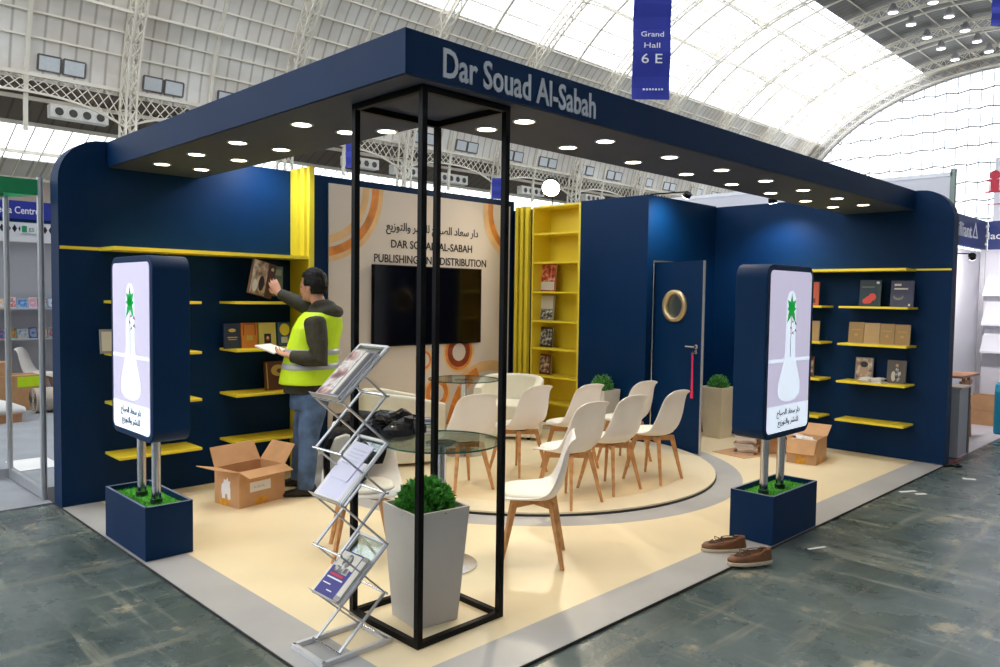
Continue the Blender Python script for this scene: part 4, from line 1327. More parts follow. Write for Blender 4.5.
for i in (0, 2, 4):
    up_, lo = Vector((ZA[i][0], 0, ZA[i][1])), Vector((ZA[i + 1][0], 0, ZA[i + 1][1]))
    u = (up_ - lo).normalized(); n = Vector((-u.z, 0, u.x))
    O = lo + Vector((0, (YN + YF) / 2, 0))
    L = (up_ - lo).length; hw = (YF - YN) / 2 - .004
    TR.append((O, u, n, L))
    mb = MB(); mb.prism([(0, -hw), (L, -hw), (L, hw), (0, hw)], O - n * .008, u, (0, 1, 0), -n, .002)
    tp = mb.build('tray_plate', CLEAR, rk)
    mb = MB(); Y = Vector((0, 1, 0))
    mb.bar(O - Y * hw - n * .0, O - Y * hw + u * L, .012, .012, up=n); mb.bar(O + Y * hw, O + Y * hw + u * L, .012, .012, up=n)
    mb.bar(O - Y * hw + u * L, O + Y * hw + u * L, .012, .012, up=n)
    mb.build('tray_frame', cm('satin_silver', (212, 212, 214)), rk)
    mb = MB(); mb.prism([(-.004, -hw - .008), (-.002, -hw - .008), (-.002, hw + .008), (-.004, hw + .008)], O - n * .01, u, (0, 1, 0), n, .045)
    mb.build('tray_lip', ALU, rk)


def on_tray(k, u0, v0, w, h, t, lift, lab, cov, pic, ang=0, cat='book'):
    """a book lying on tray k: u0 distance up the slope, v0 sideways"""
    O, u, n, L = TR[k]
    p = O + u * u0 + Vector((0, v0, 0)) + n * (lift + t)
    # local x -> -Y (cover width, read from the aisle), z -> u, -y -> n
    X = Vector((0, -1, 0)); Zd = u; Yd = -n
    M = Matrix((X, Yd, Zd)).transposed().to_4x4()
    M = M @ Matrix.Rotation(ang, 4, 'Y')
    o = book(lab, w, h, t, cov, pic, rot=M.to_euler(), loc=p, group=None)
    return o
on_tray(2, .004, .018, .145, .215, .016, .0, 'violet-blue book with grey portrait on the lowest tray of the rack', PURB,
        [('box', LGT, (.03, .97, .62, .97)), ('oval', BWP, (.5, .78, .2, .16)), ('box', BWP, (.15, .85, .5, .64)), ('box', PINK, (.15, .8, .42, .47)), ('box', WPRINT, (.12, .88, .35, .38)), ('box', WPRINT, (.12, .5, .22, .24)), ('box', WPRINT, (.5, .75, .1, .12))])
on_tray(2, .004, -.078, .042, .215, .018, .0, 'grey magazine beside the violet-blue book on the lowest tray', GRY, [('box', LGT, (.1, .9, .1, .9))])
on_tray(1, .004, .0, .19, .2, .008, .0, 'white leaflet pile lying on the middle tray of the rack', PAPER, [('box', LILAC, (.05, .95, .05, .95))])
on_tray(1, .10, .02, .15, .19, .006, .0085, 'lilac printed sheet sticking up over the middle tray', LILAC, [('box', GREYPRINT, (.15, .85, .5 + .1 * k, .52 + .1 * k)) for k in range(4)] + [('box', GREYPRINT, (.15, .6, .4, .42))], .06)
on_tray(0, .004, .045, .10, .28, .012, .0, 'magazine with dark red and grey cover on the top tray of the rack', GRY, [('box', MAGP, (.03, .97, .03, .97))])
on_tray(0, .004, -.055, .085, .27, .02, .0, 'thick grey catalogue on the near side of the top tray', cm('slate_cover', (110, 112, 120)), [('box', LGT, (.1, .35, .05, .95)), ('box', DKP, (.5, .8, .05, .95))])

# ================================================================= things on the front table and chair
def blob(c, r, sq, seed, amp=.25, sub=4, f=3.0):
    from mathutils import noise
    mb = MB()
    bmesh.ops.create_icosphere(mb.bm, subdivisions=sub, radius=1)
    for v in mb.bm.verts:
        d = v.co.normalized()
        k = 1 + amp * noise.noise(d * f + Vector((seed, 0, 0))) + amp * .5 * abs(noise.noise(d * f * 2.5 + Vector((0, seed, 0))))
        v.co = Vector((d.x * sq[0], d.y * sq[1], d.z * sq[2])) * r * k + Vector(c)
    return mb
TZ = .7125
c = at('z', .79, 393, 427)
mb = blob((0, 0, 0), 1, (.15, .095, .09), 5.1, .5, 3, 1.5)
rz_ = math.radians(-45)
for v in mb.bm.verts:
    v.co = Matrix.Rotation(rz_, 3, 'Z') @ v.co
    v.co += Vector((c.x, c.y, .79)); v.co.z = max(v.co.z, TZ)
tag(mb.build('plastic_bag', BLKBAG, smooth=False), 'crumpled glossy black plastic bag lying on the front glass table', 'bag')
c = at('z', .72, 424, 432)
bp = Vector((c.x, c.y, TZ))
for k, (w, h, t, cov, a, lab) in enumerate(((.10, .13, .022, GRY, .1, 'grey book at the bottom of the pile on the front glass table'), (.09, .12, .02, LGT, -.25, 'pale book in the lower middle of the pile on the front table'),
                                            (.10, .12, .018, GRN, .3, 'grey-green book in the upper middle of the pile on the front table'), (.105, .13, .02, NB, .0, 'dark blue book on top of the pile on the front glass table'))):
    z = TZ + sum((.023, .021, .019, .0)[:k])
    book(lab, w, h, t, cov, [('box', LGT, (.2, .8, .6, .66))], group='books piled on the front table', rot=(-PI / 2, 0, -.8 + a), loc=(bp.x - .04, bp.y - .045, z + t))

# black coat over the chair behind the rack
cx, cy, th = .70, 1.29, math.radians(240)
def CW(x, y, z): return Vector((cx + x * math.cos(th) - y * math.sin(th), cy + x * math.sin(th) + y * math.cos(th), z))
rr = []
from mathutils import noise as mnoise
prof = [(-.128, .50, .13), (-.134, .56, .15), (-.145, .64, .165), (-.155, .71, .165), (-.178, .765, .15), (-.215, .785, .145), (-.25, .765, .16), (-.255, .68, .17), (-.252, .57, .17), (-.25, .45, .16), (-.245, .38, .15)]
mb = MB()
def coat_side(off):
    G = []
    for i, (x, z, hw) in enumerate(prof):
        row = []
        for k in range(17):
            u = k / 8 - 1
            nz_ = .014 * mnoise.noise(Vector((u * 3.1, z * 9, x * 5)))
            xx = x + (off + nz_) * (1 if i < 5 else -1)
            row.append(CW(xx, hw * u, z + (off if 3 <= i <= 6 else 0) - .02 * abs(u) * (3 <= i <= 6)))
        G.append(row)
    return G
GA, GB = coat_side(.002), coat_side(.026)
VA_ = [[mb.bm.verts.new(p) for p in r] for r in GA]; VB_ = [[mb.bm.verts.new(p) for p in r] for r in GB]
for V_ in (VA_, VB_):
    for a, b in zip(V_, V_[1:]):
        for k in range(16): mb.bm.faces.new([a[k], a[k + 1], b[k + 1], b[k]])
for k in range(16):
    for i in (0, -1): mb.bm.faces.new([VA_[i][k], VA_[i][k + 1], VB_[i][k + 1], VB_[i][k]])
for a, b, c_, d in ((VA_[i], VA_[i + 1], VB_[i + 1], VB_[i]) for i in range(len(prof) - 1)):
    for k in (0, -1): mb.bm.faces.new([a[k], b[k], c_[k], d[k]])
tag(mb.build('coat', cm('black_cloth', (7, 7, 9), bump=.4, scale=20, spec=.15), smooth=True), 'black coat hung over the back of the chair behind the rack', 'coat')

# backpack on the floor by the person's feet
bk = thing('backpack', 'black and pale grey backpack set on the chair behind the rack', 'backpack', (.612, 1.335, .423), math.radians(-33), local=True)
mb = MB(); rr = []
for z, w, d in ((.0, .10, .06), (.02, .125, .08), (.12, .13, .09), (.22, .125, .085), (.29, .105, .07), (.325, .07, .045), (.335, .02, .02)):
    rr.append([Vector((w * (abs(math.cos(a)) ** .6) * (1 if math.cos(a) > 0 else -1), d * (abs(math.sin(a)) ** .7) * (1 if math.sin(a) > 0 else -1), z)) for a in [2 * PI * k / 28 for k in range(28)]])
mb.rings(rr); mb.build('body', MATS['black_cloth'], bk, smooth=True)
mb = MB(); mb.prism([(x, z) for x, z in [(-.085, .04), (.085, .04), (.09, .21), (.06, .28), (0, .30), (-.06, .28), (-.09, .21)]], (0, -.098, 0), (1, 0, 0), (0, 0, 1), (0, 1, 0), .04)
mb.build('front_panel', cm('pale_grey_cloth', (186, 184, 176), bump=.3), bk, bevel=.01)
mb = MB(); mb.prism([(-.05, .05), (.05, .05), (.055, .13), (-.055, .13)], (0, -.108, 0), (1, 0, 0), (0, 0, 1), (0, 1, 0), .012); mb.build('front_pocket', cm('sand_cloth', (176, 148, 96)), bk, bevel=.004)
mb = MB()
for s_ in (-1, 1):
    mb.tube([(s_ * .08, -.085, .27), (s_ * .105, -.11, .21), (s_ * .11, -.115, .12), (s_ * .085, -.09, .04)], [(.006, .018)] * 4, 8)
mb.build('strap', MATS['black_cloth'], bk)
mb = MB(); mb.tube([(-.03, 0, .32), (-.025, 0, .36), (.025, 0, .36), (.03, 0, .32)], .008, 8); mb.build('grab_handle', MATS['black_cloth'], bk)

# ================================================================= cardboard boxes
def carton(lab, O, rz, L, W, H, flaps, extra=None, grp=None):
    t = thing('cardboard_box', lab, 'box', O, rz, grp, local=True)
    k = .006
    mb = MB(); mb.box(0, L, 0, k, 0, H); mb.box(0, L, W - k, W, 0, H); mb.box(0, k, k, W - k, 0, H); mb.box(L - k, L, k, W - k, 0, H); mb.box(k, L - k, k, W - k, 0, k)
    mb.build('carton', CARD, t)
    for side, ln, ang in flaps:
        mb = MB(); a = math.radians(ang)
        if side == 'front': mb.prism([(0, 0), (L, 0), (L - .01, ln), (.01, ln)], (0, 0, H), (1, 0, 0), (0, -math.sin(a), math.cos(a)), (0, -math.cos(a), -math.sin(a)), .005)
        if side == 'back': mb.prism([(0, 0), (L, 0), (L - .01, ln), (.01, ln)], (0, W, H), (1, 0, 0), (0, math.sin(a), math.cos(a)), (0, math.cos(a), -math.sin(a)), .005)
        if side == 'left': mb.prism([(0, 0), (W, 0), (W - .01, ln), (.01, ln)], (0, 0, H), (0, 1, 0), (-math.sin(a), 0, math.cos(a)), (-math.cos(a), 0, -math.sin(a)), .005)
        if side == 'right': mb.prism([(0, 0), (W, 0), (W - .01, ln), (.01, ln)], (L, 0, H), (0, 1, 0), (math.sin(a), 0, math.cos(a)), (math.cos(a), 0, -math.sin(a)), .005)
        mb.build('flap', CARD, t)
    return t
b1 = carton('open cardboard box with a white animal print and label, at the left wall', (.575, 2.61, .0015), math.atan2(.068, .373), .40, .285, .26,
            [('front', .11, 106), ('back', .15, 28), ('left', .16, 76), ('right', .165, 38)])
def onface(t, nm, m, face, u0, u1, v0, v1, k=.0015, poly=None):
    mb = MB()
    if face == 'front': mb.prism(poly or [(u0, v0), (u1, v0), (u1, v1), (u0, v1)], (0, 0, 0), (1, 0, 0), (0, 0, 1), (0, -1, 0), k)
    if face == 'left': mb.prism(poly or [(u0, v0), (u1, v0), (u1, v1), (u0, v1)], (0, .285, 0), (0, -1, 0), (0, 0, 1), (-1, 0, 0), k)
    return mb.build(nm, m, t)
onface(b1, 'paper_label', PAPER, 'front', .09, .27, .10, .17)
mb = MB(); put_text(mb, 'fragile', (.18, -.0018, .125), (1, 0, 0), (0, 0, 1), .08, .02, .001, .005); bpy.data.objects  # handwriting-like scribble
mb.bm.free()
mb = MB()
for k in range(9): mb.bar((.125 + .011 * k, -.002, .125), (.131 + .011 * k, -.002, .142 - .006 * (k % 3)), .003, .001)
mb.build('scribble', SCR_K, b1)
onface(b1, 'tape', TAPE, 'front', .14, .24, .0, .055); onface(b1, 'stamp', cm('red_stamp', (204, 54, 66)), 'front', .318, .36, .20, .24)
onface(b1, 'tape', TAPE, 'left', .05, .17, .0, .05)
anim = [(.09, .05), (.12, .05), (.125, .085), (.15, .085), (.155, .05), (.185, .05), (.185, .12), (.178, .15), (.185, .185), (.165, .178), (.15, .205), (.135, .185), (.11, .19), (.105, .165), (.085, .15), (.08, .11)]
onface(b1, 'animal_print', WPRINT, 'left', 0, 0, 0, 0, poly=anim)
b2 = carton('open cardboard box full of books in front of the right wall', (5.15, .463, .0015), math.radians(7), .33, .27, .23,
            [('front', .02, 20), ('back', .15, 35), ('left', .14, 160), ('right', .21, 66)], grp=None)
onface(b2, 'tape', TAPE, 'front', .10, .18, 0, .07)
mb = MB(); mb.prism([(.08, 0), (.18, 0), (.18, .07), (.08, .07)], (0, .27, 0), (0, -1, 0), (0, 0, 1), (-1, 0, 0), .0015); mb.build('tape', TAPE, b2)
for k, (dx, dy, a, cov, tl) in enumerate(((.08, .13, .2, PAPER, .3), (.15, .10, -.4, LGT, .5), (.23, .14, .5, PAPER, .2), (.20, .2, .1, cm('pale_pink_cover', (222, 190, 178)), .45))):
    book(['book lying at the left inside the open box by the right wall', 'tilted book in the middle of the open box by the right wall', 'book lying at the right inside the open box by the right wall', 'pink-white book at the back of the open box'][k], .11, .15, .03, cov, [], group='books in the open box', rot=(-PI / 2 + tl * .3, .15 * k, a), loc=(5.15 + dx, .463 + dy, .20 + .008 * k))
for k in range(4):
    book(['lowest book inside the open box by the right wall', 'second hidden layer book inside the open box', 'third layer book inside the open box', 'fourth layer book inside the open box'][k], .2, .24, .04, [PAPER, LGT, TAN2, LGT][k], [], group='books in the open box', rot=(-PI / 2, 0, .12), loc=(5.15 + .15, .463 + .03, .052 + .043 * k)) if False else None
MB().box(.02, .31, .02, .25, .006, .17).build('packing_paper', PAPER, b2)
b3 = carton('opened cardboard box lying behind the right illuminated sign', (5.42, .93, .0015), math.radians(20), .3, .25, .14, [('left', .2, 60), ('front', .12, 150), ('back', .14, 20)])
c = at('z', 0, 745, 452)
for k in range(7):
    o = thing('paper_bundle', 'paper bundle in the leaning pile beside the opened box, %s' % ['lowest', 'second from the bottom', 'third from the bottom', 'fourth, in the middle', 'fifth from the bottom', 'second from the top', 'topmost'][k], 'paper', (5.22 + .012 * math.sin(k * 2.1), 1.19 + .014 * math.cos(k * 1.7), .0015 + .029 * k), math.radians(20 + 9 * math.sin(k * 1.9)), 'paper bundles piled by the opened box', local=True)
    MB().box(-.125, .125, -.095, .095, 0, .021).build('sheets', cm('newsprint', (206, 190, 176)), o, bevel=.002)
    MB().box(-.127, .127, -.097, .097, .021, .0275).build('wrapper', [cm('brown_wrap', (150, 116, 90)), PAPER, MATS['newsprint']][k % 3], o)
a = [at('z', .004, px, py) for px, py in ((712, 451.5), (744, 458.5), (764, 456), (742, 446.5))]
mb = MB(); mb.hexa([Vector((p.x, p.y, .0015)) for p in a], [Vector((p.x, p.y, .006)) for p in a])
tag(mb.build('cardboard_sheet', CARD), 'flat cardboard sheet lying on the floor beside the open door', 'cardboard')

# ================================================================= shoes
def shoe(lab, c, rz, z, grp='pair of brown lace-up shoes'):
    t = thing('shoe', lab, 'shoe', (c[0], c[1], z), rz, grp, local=True)
    L = .285
    def outline(k, grow=0):
        P = []
        for i in range(28):
            a = 2 * PI * i / 28
            x = math.cos(a); y = math.sin(a)
            w = .046 + .006 * math.sin((x + .2) * 2.2)
            P.append((x * (L / 2 + grow) * k, y * (w + grow) * (abs(y) ** -.15 if abs(y) > .05 else 1) * k))
        return P
    mb = MB(); mb.rings([[Vector((x, y, z_)) for x, y in outline(1, g)] for z_, g in ((0, -.004), (.004, .001), (.018, .001), (.022, -.003))]); mb.build('sole', cm('pale_rubber', (190, 176, 150)), t, smooth=False)
    mb = MB(); rings = []
    for z_, sc, sh in ((.02, 1.0, 0), (.035, 1.0, 0), (.05, .93, -.006), (.062, .80, -.02), (.074, .66, -.038)):
        rings.append([Vector((x * sc + sh * 1.0, y * min(1, sc * 1.06), z_ + (.016 * (1 if x < -.05 else 0) if z_ > .06 else 0) + (-.012 * max(0, x / .135) if z_ > .05 else 0))) for x, y in outline(1, -.003)])
    inner = [Vector((v.x * .9 - .002, v.y * .85, v.z - .004)) for v in rings[-1]]
    low = [Vector((v.x * .85 - .004, v.y * .8, .03)) for v in inner]
    mb.rings(rings + [inner, low]); up = mb.build('upper', cm('brown_suede', (112, 70, 38), var=.2, scale=30), t, smooth=True)
    mb = MB()
    mb.tube([Vector((.062, -.03, .060)), Vector((.095, 0, .056)), Vector((.062, .03, .060)), Vector((.02, .036, .071))], .0035, 6)
    for k in range(4): mb.tube([(.015 + .016 * k, -.026, .070 - .003 * k), (.020 + .016 * k, 0, .080 - .004 * k), (.022 + .016 * k, .026, .070 - .003 * k)], .0022, 5)
    mb.tube([(.03, 0, .078), (.035, .03, .082), (.02, .05, .062)], .0022, 5); mb.tube([(.03, 0, .078), (.05, -.03, .08), (.04, -.05, .058)], .0022, 5)
    mb.build('laces', cm('dark_lace', (66, 44, 30)), t)
    mb = MB(); annulus(mb, (-.038, 0, .081), (1, 0, 0), (0, 1, 0), (0, 0, 1), .052, .06, .004, 24, sy=.45); mb.build('collar', MATS['dark_lace'], t)
    return t
c1 = at('z', .03, 724, 546); c2 = at('z', .03, 750, 559)
shoe('brown lace-up shoe standing on the grey border beside the right sign box', (c1.x, c1.y), math.radians(140), .0015)
shoe('brown lace-up shoe lying half off the platform, nearer the camera', (c2.x, c2.y), math.radians(147), .0015)

# ================================================================= the person at the shelves
P0 = at('z', 0, 305, 491)
D0 = (P0 - CAM).dot(FW)
HD = math.radians(106)
fh = Vector((math.cos(HD), math.sin(HD), 0)); lh = Vector((-math.sin(HD), math.cos(HD), 0))


def Q(px, py, off=0.0):
    """joint seen at a photo pixel, off metres behind the standing depth"""
    d = FW * F_PX + RT * (px - 500) - UP * (py - 333.5)
    return CAM + d * ((D0 + off) / F_PX)


def oval(c, a, b, n=28, f=None, l=None, up=0.0, sq=1.0):
    f = f or fh; l = l or lh
    out = []
    for k in range(n):
        t = 2 * PI * k / n
        x, y = math.cos(t), math.sin(t)
        x = abs(x) ** sq * (1 if x > 0 else -1); y = abs(y) ** sq * (1 if y > 0 else -1)
        out.append(c + f * a * x + l * b * y + Vector((0, 0, up * x)))
    return out


def limb(mb, pts, n=14): mb.tube([p for p, r in pts], [r for p, r in pts], n)


def remesh(o, v, sm=4):
    r = o.modifiers.new('r', 'REMESH'); r.mode = 'VOXEL'; r.voxel_size = v; r.use_smooth_shade = True
    s_ = o.modifiers.new('s', 'SMOOTH'); s_.factor = .5; s_.iterations = sm
    return o


SKIN = mat('skin', (206, 150, 122), .5, var=.06, scale=20)
OLIVE = mat('olive_jacket', (48, 46, 32), .75, var=.45, scale=14, bump=.5, bscale=40)
HIVIS = mat('hi_vis_yellow', (206, 244, 24), .55, var=.06, scale=8, bump=.3, bscale=14)
REFL = mat('reflective_grey_band', (168, 170, 176), .4, var=.05)
DENIM = mat('blue_denim', (74, 98, 132), .8, var=.4, scale=10, bump=.4, bscale=20)
HAIR = mat('dark_brown_hair', (15, 11, 10), .6, var=.3, scale=60, bump=.6, bscale=120, spec=.3)
SHOEB = mat('black_shoe', (16, 16, 18), .45)
SHIRT = mat('black_shirt', (22, 20, 22), .8)

hipC, waist, chest, neckb = Q(308, 388), Q(309, 366), Q(315, 336), Q(321, 312)
headC = Q(313.5, 287.5)
def QY(px, py, y): return at('y', y, px, py)
sL, eL, wL = Q(315, 322, -.17), Q(320, 361, -.24), Q(290, 356, -.20)
sR, eR, wR = Q(329, 316, .12), QY(303, 305, 2.92), QY(278.5, 293, 3.10)
aL, aR = at('z', 0, 306, 496.5) + Vector((0, 0, .09)), at('z', 0, 299, 486.5) + Vector((0, 0, .09))
kL, kR = Q(309, 439, -.13), Q(303, 434, .09)
hL, hR = Q(313, 396, -.085), Q(308, 394, .085)
pr = thing('person', 'person in a yellow hi-vis vest and jeans reaching a book to the left shelves', 'person', (P0.x, P0.y, .0015))
mb = MB()
# torso, neck, head
mb.rings([oval(hipC, .10, .15), oval(waist, .095, .14), oval(chest, .105, .17), oval(Q(319, 320), .09, .16), oval(neckb, .06, .07)])
limb(mb, [(neckb - Vector((0, 0, .03)), .06), (Q(319, 304), .056), (Q(316, 296), .055)])
fF = (fh * .97 + lh * .24).normalized(); lF = Vector((-fF.y, fF.x, 0))   # the head looks a little to the left
HM = Matrix((fF, lF, Vector((0, 0, 1)))).transposed()
mb.ball(headC + Vector((0, 0, .02)), 1, 3, (.098, .078, .105), HM)
mb.ball(headC + fF * .03 - Vector((0, 0, .04)), 1, 3, (.068, .058, .075), HM)
mb.ball(headC + fF * .098 - Vector((0, 0, .018)), 1, 2, (.020, .014, .022), HM)      # nose
mb.ball(headC + fF * .088 - Vector((0, 0, .0)), 1, 2, (.018, .010, .026), HM)
mb.ball(headC + fF * .085 - Vector((0, 0, .056)), 1, 2, (.014, .024, .008), HM)     # lips
mb.ball(headC + fF * .075 - Vector((0, 0, .085)), 1, 2, (.022, .026, .018), HM)     # chin
for s_ in (-1, 1):
    mb.ball(headC + lF * s_ * .080 + fF * .0 - Vector((0, 0, .012)), 1, 2, (.022, .010, .032), HM)  # ears
    mb.ball(headC + fF * .082 + lF * s_ * .032 + Vector((0, 0, .018)), 1, 2, (.014, .02, .008), HM)  # brow
# arms inside the sleeves
limb(mb, [(sL, .05), (eL, .042), (wL, .028)]); limb(mb, [(sR, .05), (eR, .042), (wR, .028)])
# legs inside the jeans
limb(mb, [(hL, .075), (kL, .052), (aL, .04), (aL - Vector((0, 0, .04)), .035)]); limb(mb, [(hR, .075), (kR, .052), (aR, .04), (aR - Vector((0, 0, .04)), .035)])


def hand(mb, w, d, palm_n, curl, thumb_side, sp=1.0):
    """wrist w, direction d, palm normal, curl angles; five fingers"""
    d = d.normalized(); n = (palm_n - d * palm_n.dot(d)).normalized(); s_ = d.cross(n).normalized() * thumb_side
    # palm
    rings = []
    for t, hw, ht in ((-.01, .026, .02), (.02, .034, .018), (.05, .041, .016), (.082, .042, .013), (.09, .038, .009)):
        c = w + d * t
        rings.append([c + s_ * hw * math.cos(a) + n * ht * math.sin(a) for a in [2 * PI * k / 16 for k in range(16)]])
    mb.rings(rings)
    for i, (ln, off) in enumerate(((.072, .031), (.080, .011), (.074, -.010), (.058, -.030))):
        p = w + d * (.078 - .006 * abs(i - 1)) + s_ * off
        pts = [(p, .0092)]
        a = 0; q = p
        for seg, f in ((.45, curl * .6), (.3, curl), (.25, curl * .7)):
            a += f
            q = q + (d * math.cos(a) + n * math.sin(a) + s_ * off * 1.2) * ln * seg
            pts.append((q, .0086 - .001 * len(pts)))
        limb(mb, pts, 10)
    p = w + d * .018 + s_ * .028
    t1 = (d * .72 + s_ * .62 + n * .25).normalized()
    t2 = (d * .86 + s_ * .15 + n * .5).normalized()
    limb(mb, [(p, .0135), (p + t1 * .036, .0115), (p + t1 * .036 + t2 * .028, .0098), (p + t1 * .036 + t2 * .05, .0078)], 10)


dR = (QY(271, 279, 3.17) - wR)
hand(mb, wR, dR, (FW * 1.0 + Vector((0, 0, .1))), .28, 1)
dLh = (Q(272, 350, -.15) - wL)
hand(mb, wL, dLh, Vector((0, 0, 1)), .35, 1)
body = mb.build('body', SKIN, pr)
remesh(body, .0055, 3)
# eyes
mb = MB()
for s_ in (-1, 1): mb.ball(headC + fF * .083 + lF * s_ * .031 + Vector((0, 0, .004)), .011, 2)
mb.build('eye', cm('eye_white_brown', (70, 52, 44)), body)
# hair: cap that leaves the face free
mb = MB(); bmesh.ops.create_icosphere(mb.bm, subdivisions=5, radius=1)
from mathutils import noise as mn
kill = []
for v in mb.bm.verts:
    d = v.co.copy()
    # face opening: forward and below the hairline; nape ends at mid neck
    cut = d.x > .42 and d.z < .52 - .2 * (1 - d.x)
    side = abs(d.y) > .5 and d.z < -.1 and d.x > -.12
    low = d.z < -.6
    if cut or side or low: kill.append(v)
    k = 1 + .05 * mn.noise(d * 5) + .03 * mn.noise(d * 14)
    p = Vector((d.x * .112 * k, d.y * .092 * k, d.z * .126 * k + (.008 if d.z > .5 else 0)))
    v.co = headC + Vector((0, 0, .022)) + HM @ p - fF * .004
bmesh.ops.delete(mb.bm, geom=kill, context='VERTS')
hr = mb.build('hair', HAIR, pr, smooth=True)
so = hr.modifiers.new('s', 'SOLIDIFY'); so.thickness = .018; so.offset = -1
# jacket
mb = MB()
mb.rings([oval(Q(307, 392), .165, .19), oval(Q(308, 382), .165, .195), oval(Q(310, 362), .155, .195), oval(Q(313, 345), .145, .20), oval(Q(317, 328), .135, .205), oval(Q(320, 317), .12, .18), oval(Q(321, 309), .085, .10), oval(Q(320, 305), .075, .085)])
limb(mb, [(sL + Vector((0, 0, .0)) - (eL - sL) * .1, .07), (sL, .085), ((sL + eL) / 2, .08), (eL, .07), ((eL * .5 + wL * .5), .06), (wL - (wL - eL).normalized() * .01, .046)], 18)
limb(mb, [(sR - (eR - sR) * .15, .07), (sR, .08), ((sR + eR) / 2, .07), (eR, .062), (eR * .5 + wR * .5, .054), (wR - (wR - eR).normalized() * .01, .043)], 18)
mb.ball(Q(328.5, 312), 1, 3, (.105, .13, .066), Matrix((fh, lh, Vector((0, 0, 1)))).transposed())
mb.ball(Q(324, 305), 1, 3, (.07, .11, .045), Matrix((fh, lh, Vector((0, 0, 1)))).transposed())
jk = remesh(mb.build('jacket', OLIVE, pr), .011, 3)
# vest
mb = MB()
mb.rings([oval(Q(308, 383), .195, .225, sq=.85), oval(Q(309, 375), .19, .225, sq=.85), oval(Q(311, 360), .178, .222, sq=.88), oval(Q(314, 343), .168, .222), oval(Q(318, 328), .162, .22), oval(Q(320.5, 318), .145, .19), oval(Q(321, 312), .115, .14)])
vest = remesh(mb.build('hi_vis_vest', HIVIS, pr), .01, 2)
for (py, px, a, b) in ((351, 312.6, .176, .229), (365, 310.4, .187, .232)):
    c0, c1 = Q(px, py + 2.8), Q(px + .5, py - 2.8)
    mb = MB(); mb.rings([oval(c0, a, b, sq=.88), oval(c1, a - .004, b, sq=.9), oval(c1, a - .02, b - .016), oval(c0, a - .016, b - .016)], cap=False)
    r0 = None
    mb.build('reflective_band', REFL, vest, smooth=True)
# jeans
mb = MB()
mb.rings([oval(Q(311, 384), .125, .165), oval(Q(310, 398), .135, .17), oval(Q(309, 408), .12, .165)])
for h, k, a in ((hL, kL, aL), (hR, kR, aR)):
    limb(mb, [(h + Vector((0, 0, .02)), .105), (h - Vector((0, 0, .12)), .1), (k + Vector((0, 0, .05)), .082), (k, .076), (k * .45 + a * .55, .07), (a + Vector((0, 0, .02)), .064), (a - Vector((0, 0, .03)), .066)], 18)
remesh(mb.build('jeans', DENIM, pr), .011, 3)
# shoes
for a, s_ in ((aL, 1), (aR, 1)):
    g = Vector((a.x, a.y, 0)) + fh * .0
    dd = (fh * .8 + lh * .6).normalized() if a is aL else (fh * .9 + lh * .42).normalized()
    ss = Vector((-dd.y, dd.x, 0))
    mb = MB(); rings = []
    for t, w_, h_ in ((-.085, .022, .05), (-.07, .034, .085), (-.02, .038, .095), (.04, .036, .078), (.09, .042, .055), (.14, .043, .042), (.175, .034, .032), (.19, .018, .022)):
        c = g + dd * t
        rings.append([c + ss * w_ * math.cos(q) + Vector((0, 0, .0025 + max(0, h_ * .5 + h_ * .55 * math.sin(q)))) for q in [2 * PI * k / 18 for k in range(18)]])
    mb.rings(rings); mb.build('shoe', SHOEB, pr, smooth=True)

# books held in the hands
def held(lab, corners, t, cov, pic, back):
    """corners: four photo pixels (bl, br, tr, tl) with depth"""
    bl, br, tr, tl = [QY(*c) for c in corners]
    X = (br - bl).normalized(); w = (br - bl).length; Zr = (tl - bl); Zd = (Zr - X * Zr.dot(X)); h = Zd.length; Zd = Zd.normalized()
    Y = Zd.cross(X)
    M = Matrix((X, Y, Zd)).transposed().to_4x4()
    return book(lab, w, h, t, cov, pic, rot=M.to_euler(), loc=(bl + br) / 2)
held('large sepia picture book held up in the raised hand', [(248.4, 292.5, 3.16), (271, 299, 3.24), (275.3, 262, 3.24), (253, 257.5, 3.16)], .02, cm('sepia_brown_cover', (108, 78, 66)),
     [('box', SANDP, (.02, .66, .02, .98)), ('oval', DKP, (.46, .36, .12, .22)), ('oval', LGT, (.2, .25, .1, .18)), ('box', cm('maroon_strip', (96, 62, 60)), (.68, .98, .02, .98)), ('oval', LGT, (.84, .84, .07, .05))], 0)
held('grey-green book behind the large picture book in the raised hand', [(268, 296, 3.29), (282.5, 296.5, 3.29), (282.8, 267, 3.29), (270, 266, 3.29)], .02, GRN, [('box', cm('pale_green_print', (160, 170, 140)), (.4, .9, .7, .9))], 0)
# open magazine in the lower hand
mg = thing('open_magazine', 'open white magazine held in the lower hand of the person', 'magazine', Q(270, 348, -.16))
bl, br, tr, tl = Q(274, 354, -.24), Q(286, 350, -.05), Q(270, 344.5, .0), Q(254.5, 346, -.2)
mb = MB(); nv = (br - bl).cross(tl - bl).normalized(); nv = nv if nv.z > 0 else -nv
mb.hexa([bl, br, tr, tl], [p + nv * .008 for p in (bl, br, tr, tl)]); mb.build('pages', PAPER, mg)
mb = MB(); mb.hexa([p - nv * .0025 for p in (bl, br, tr, tl)], [p - nv * .0002 for p in (bl, br, tr, tl)]); mb.build('cover', LILAC, mg)

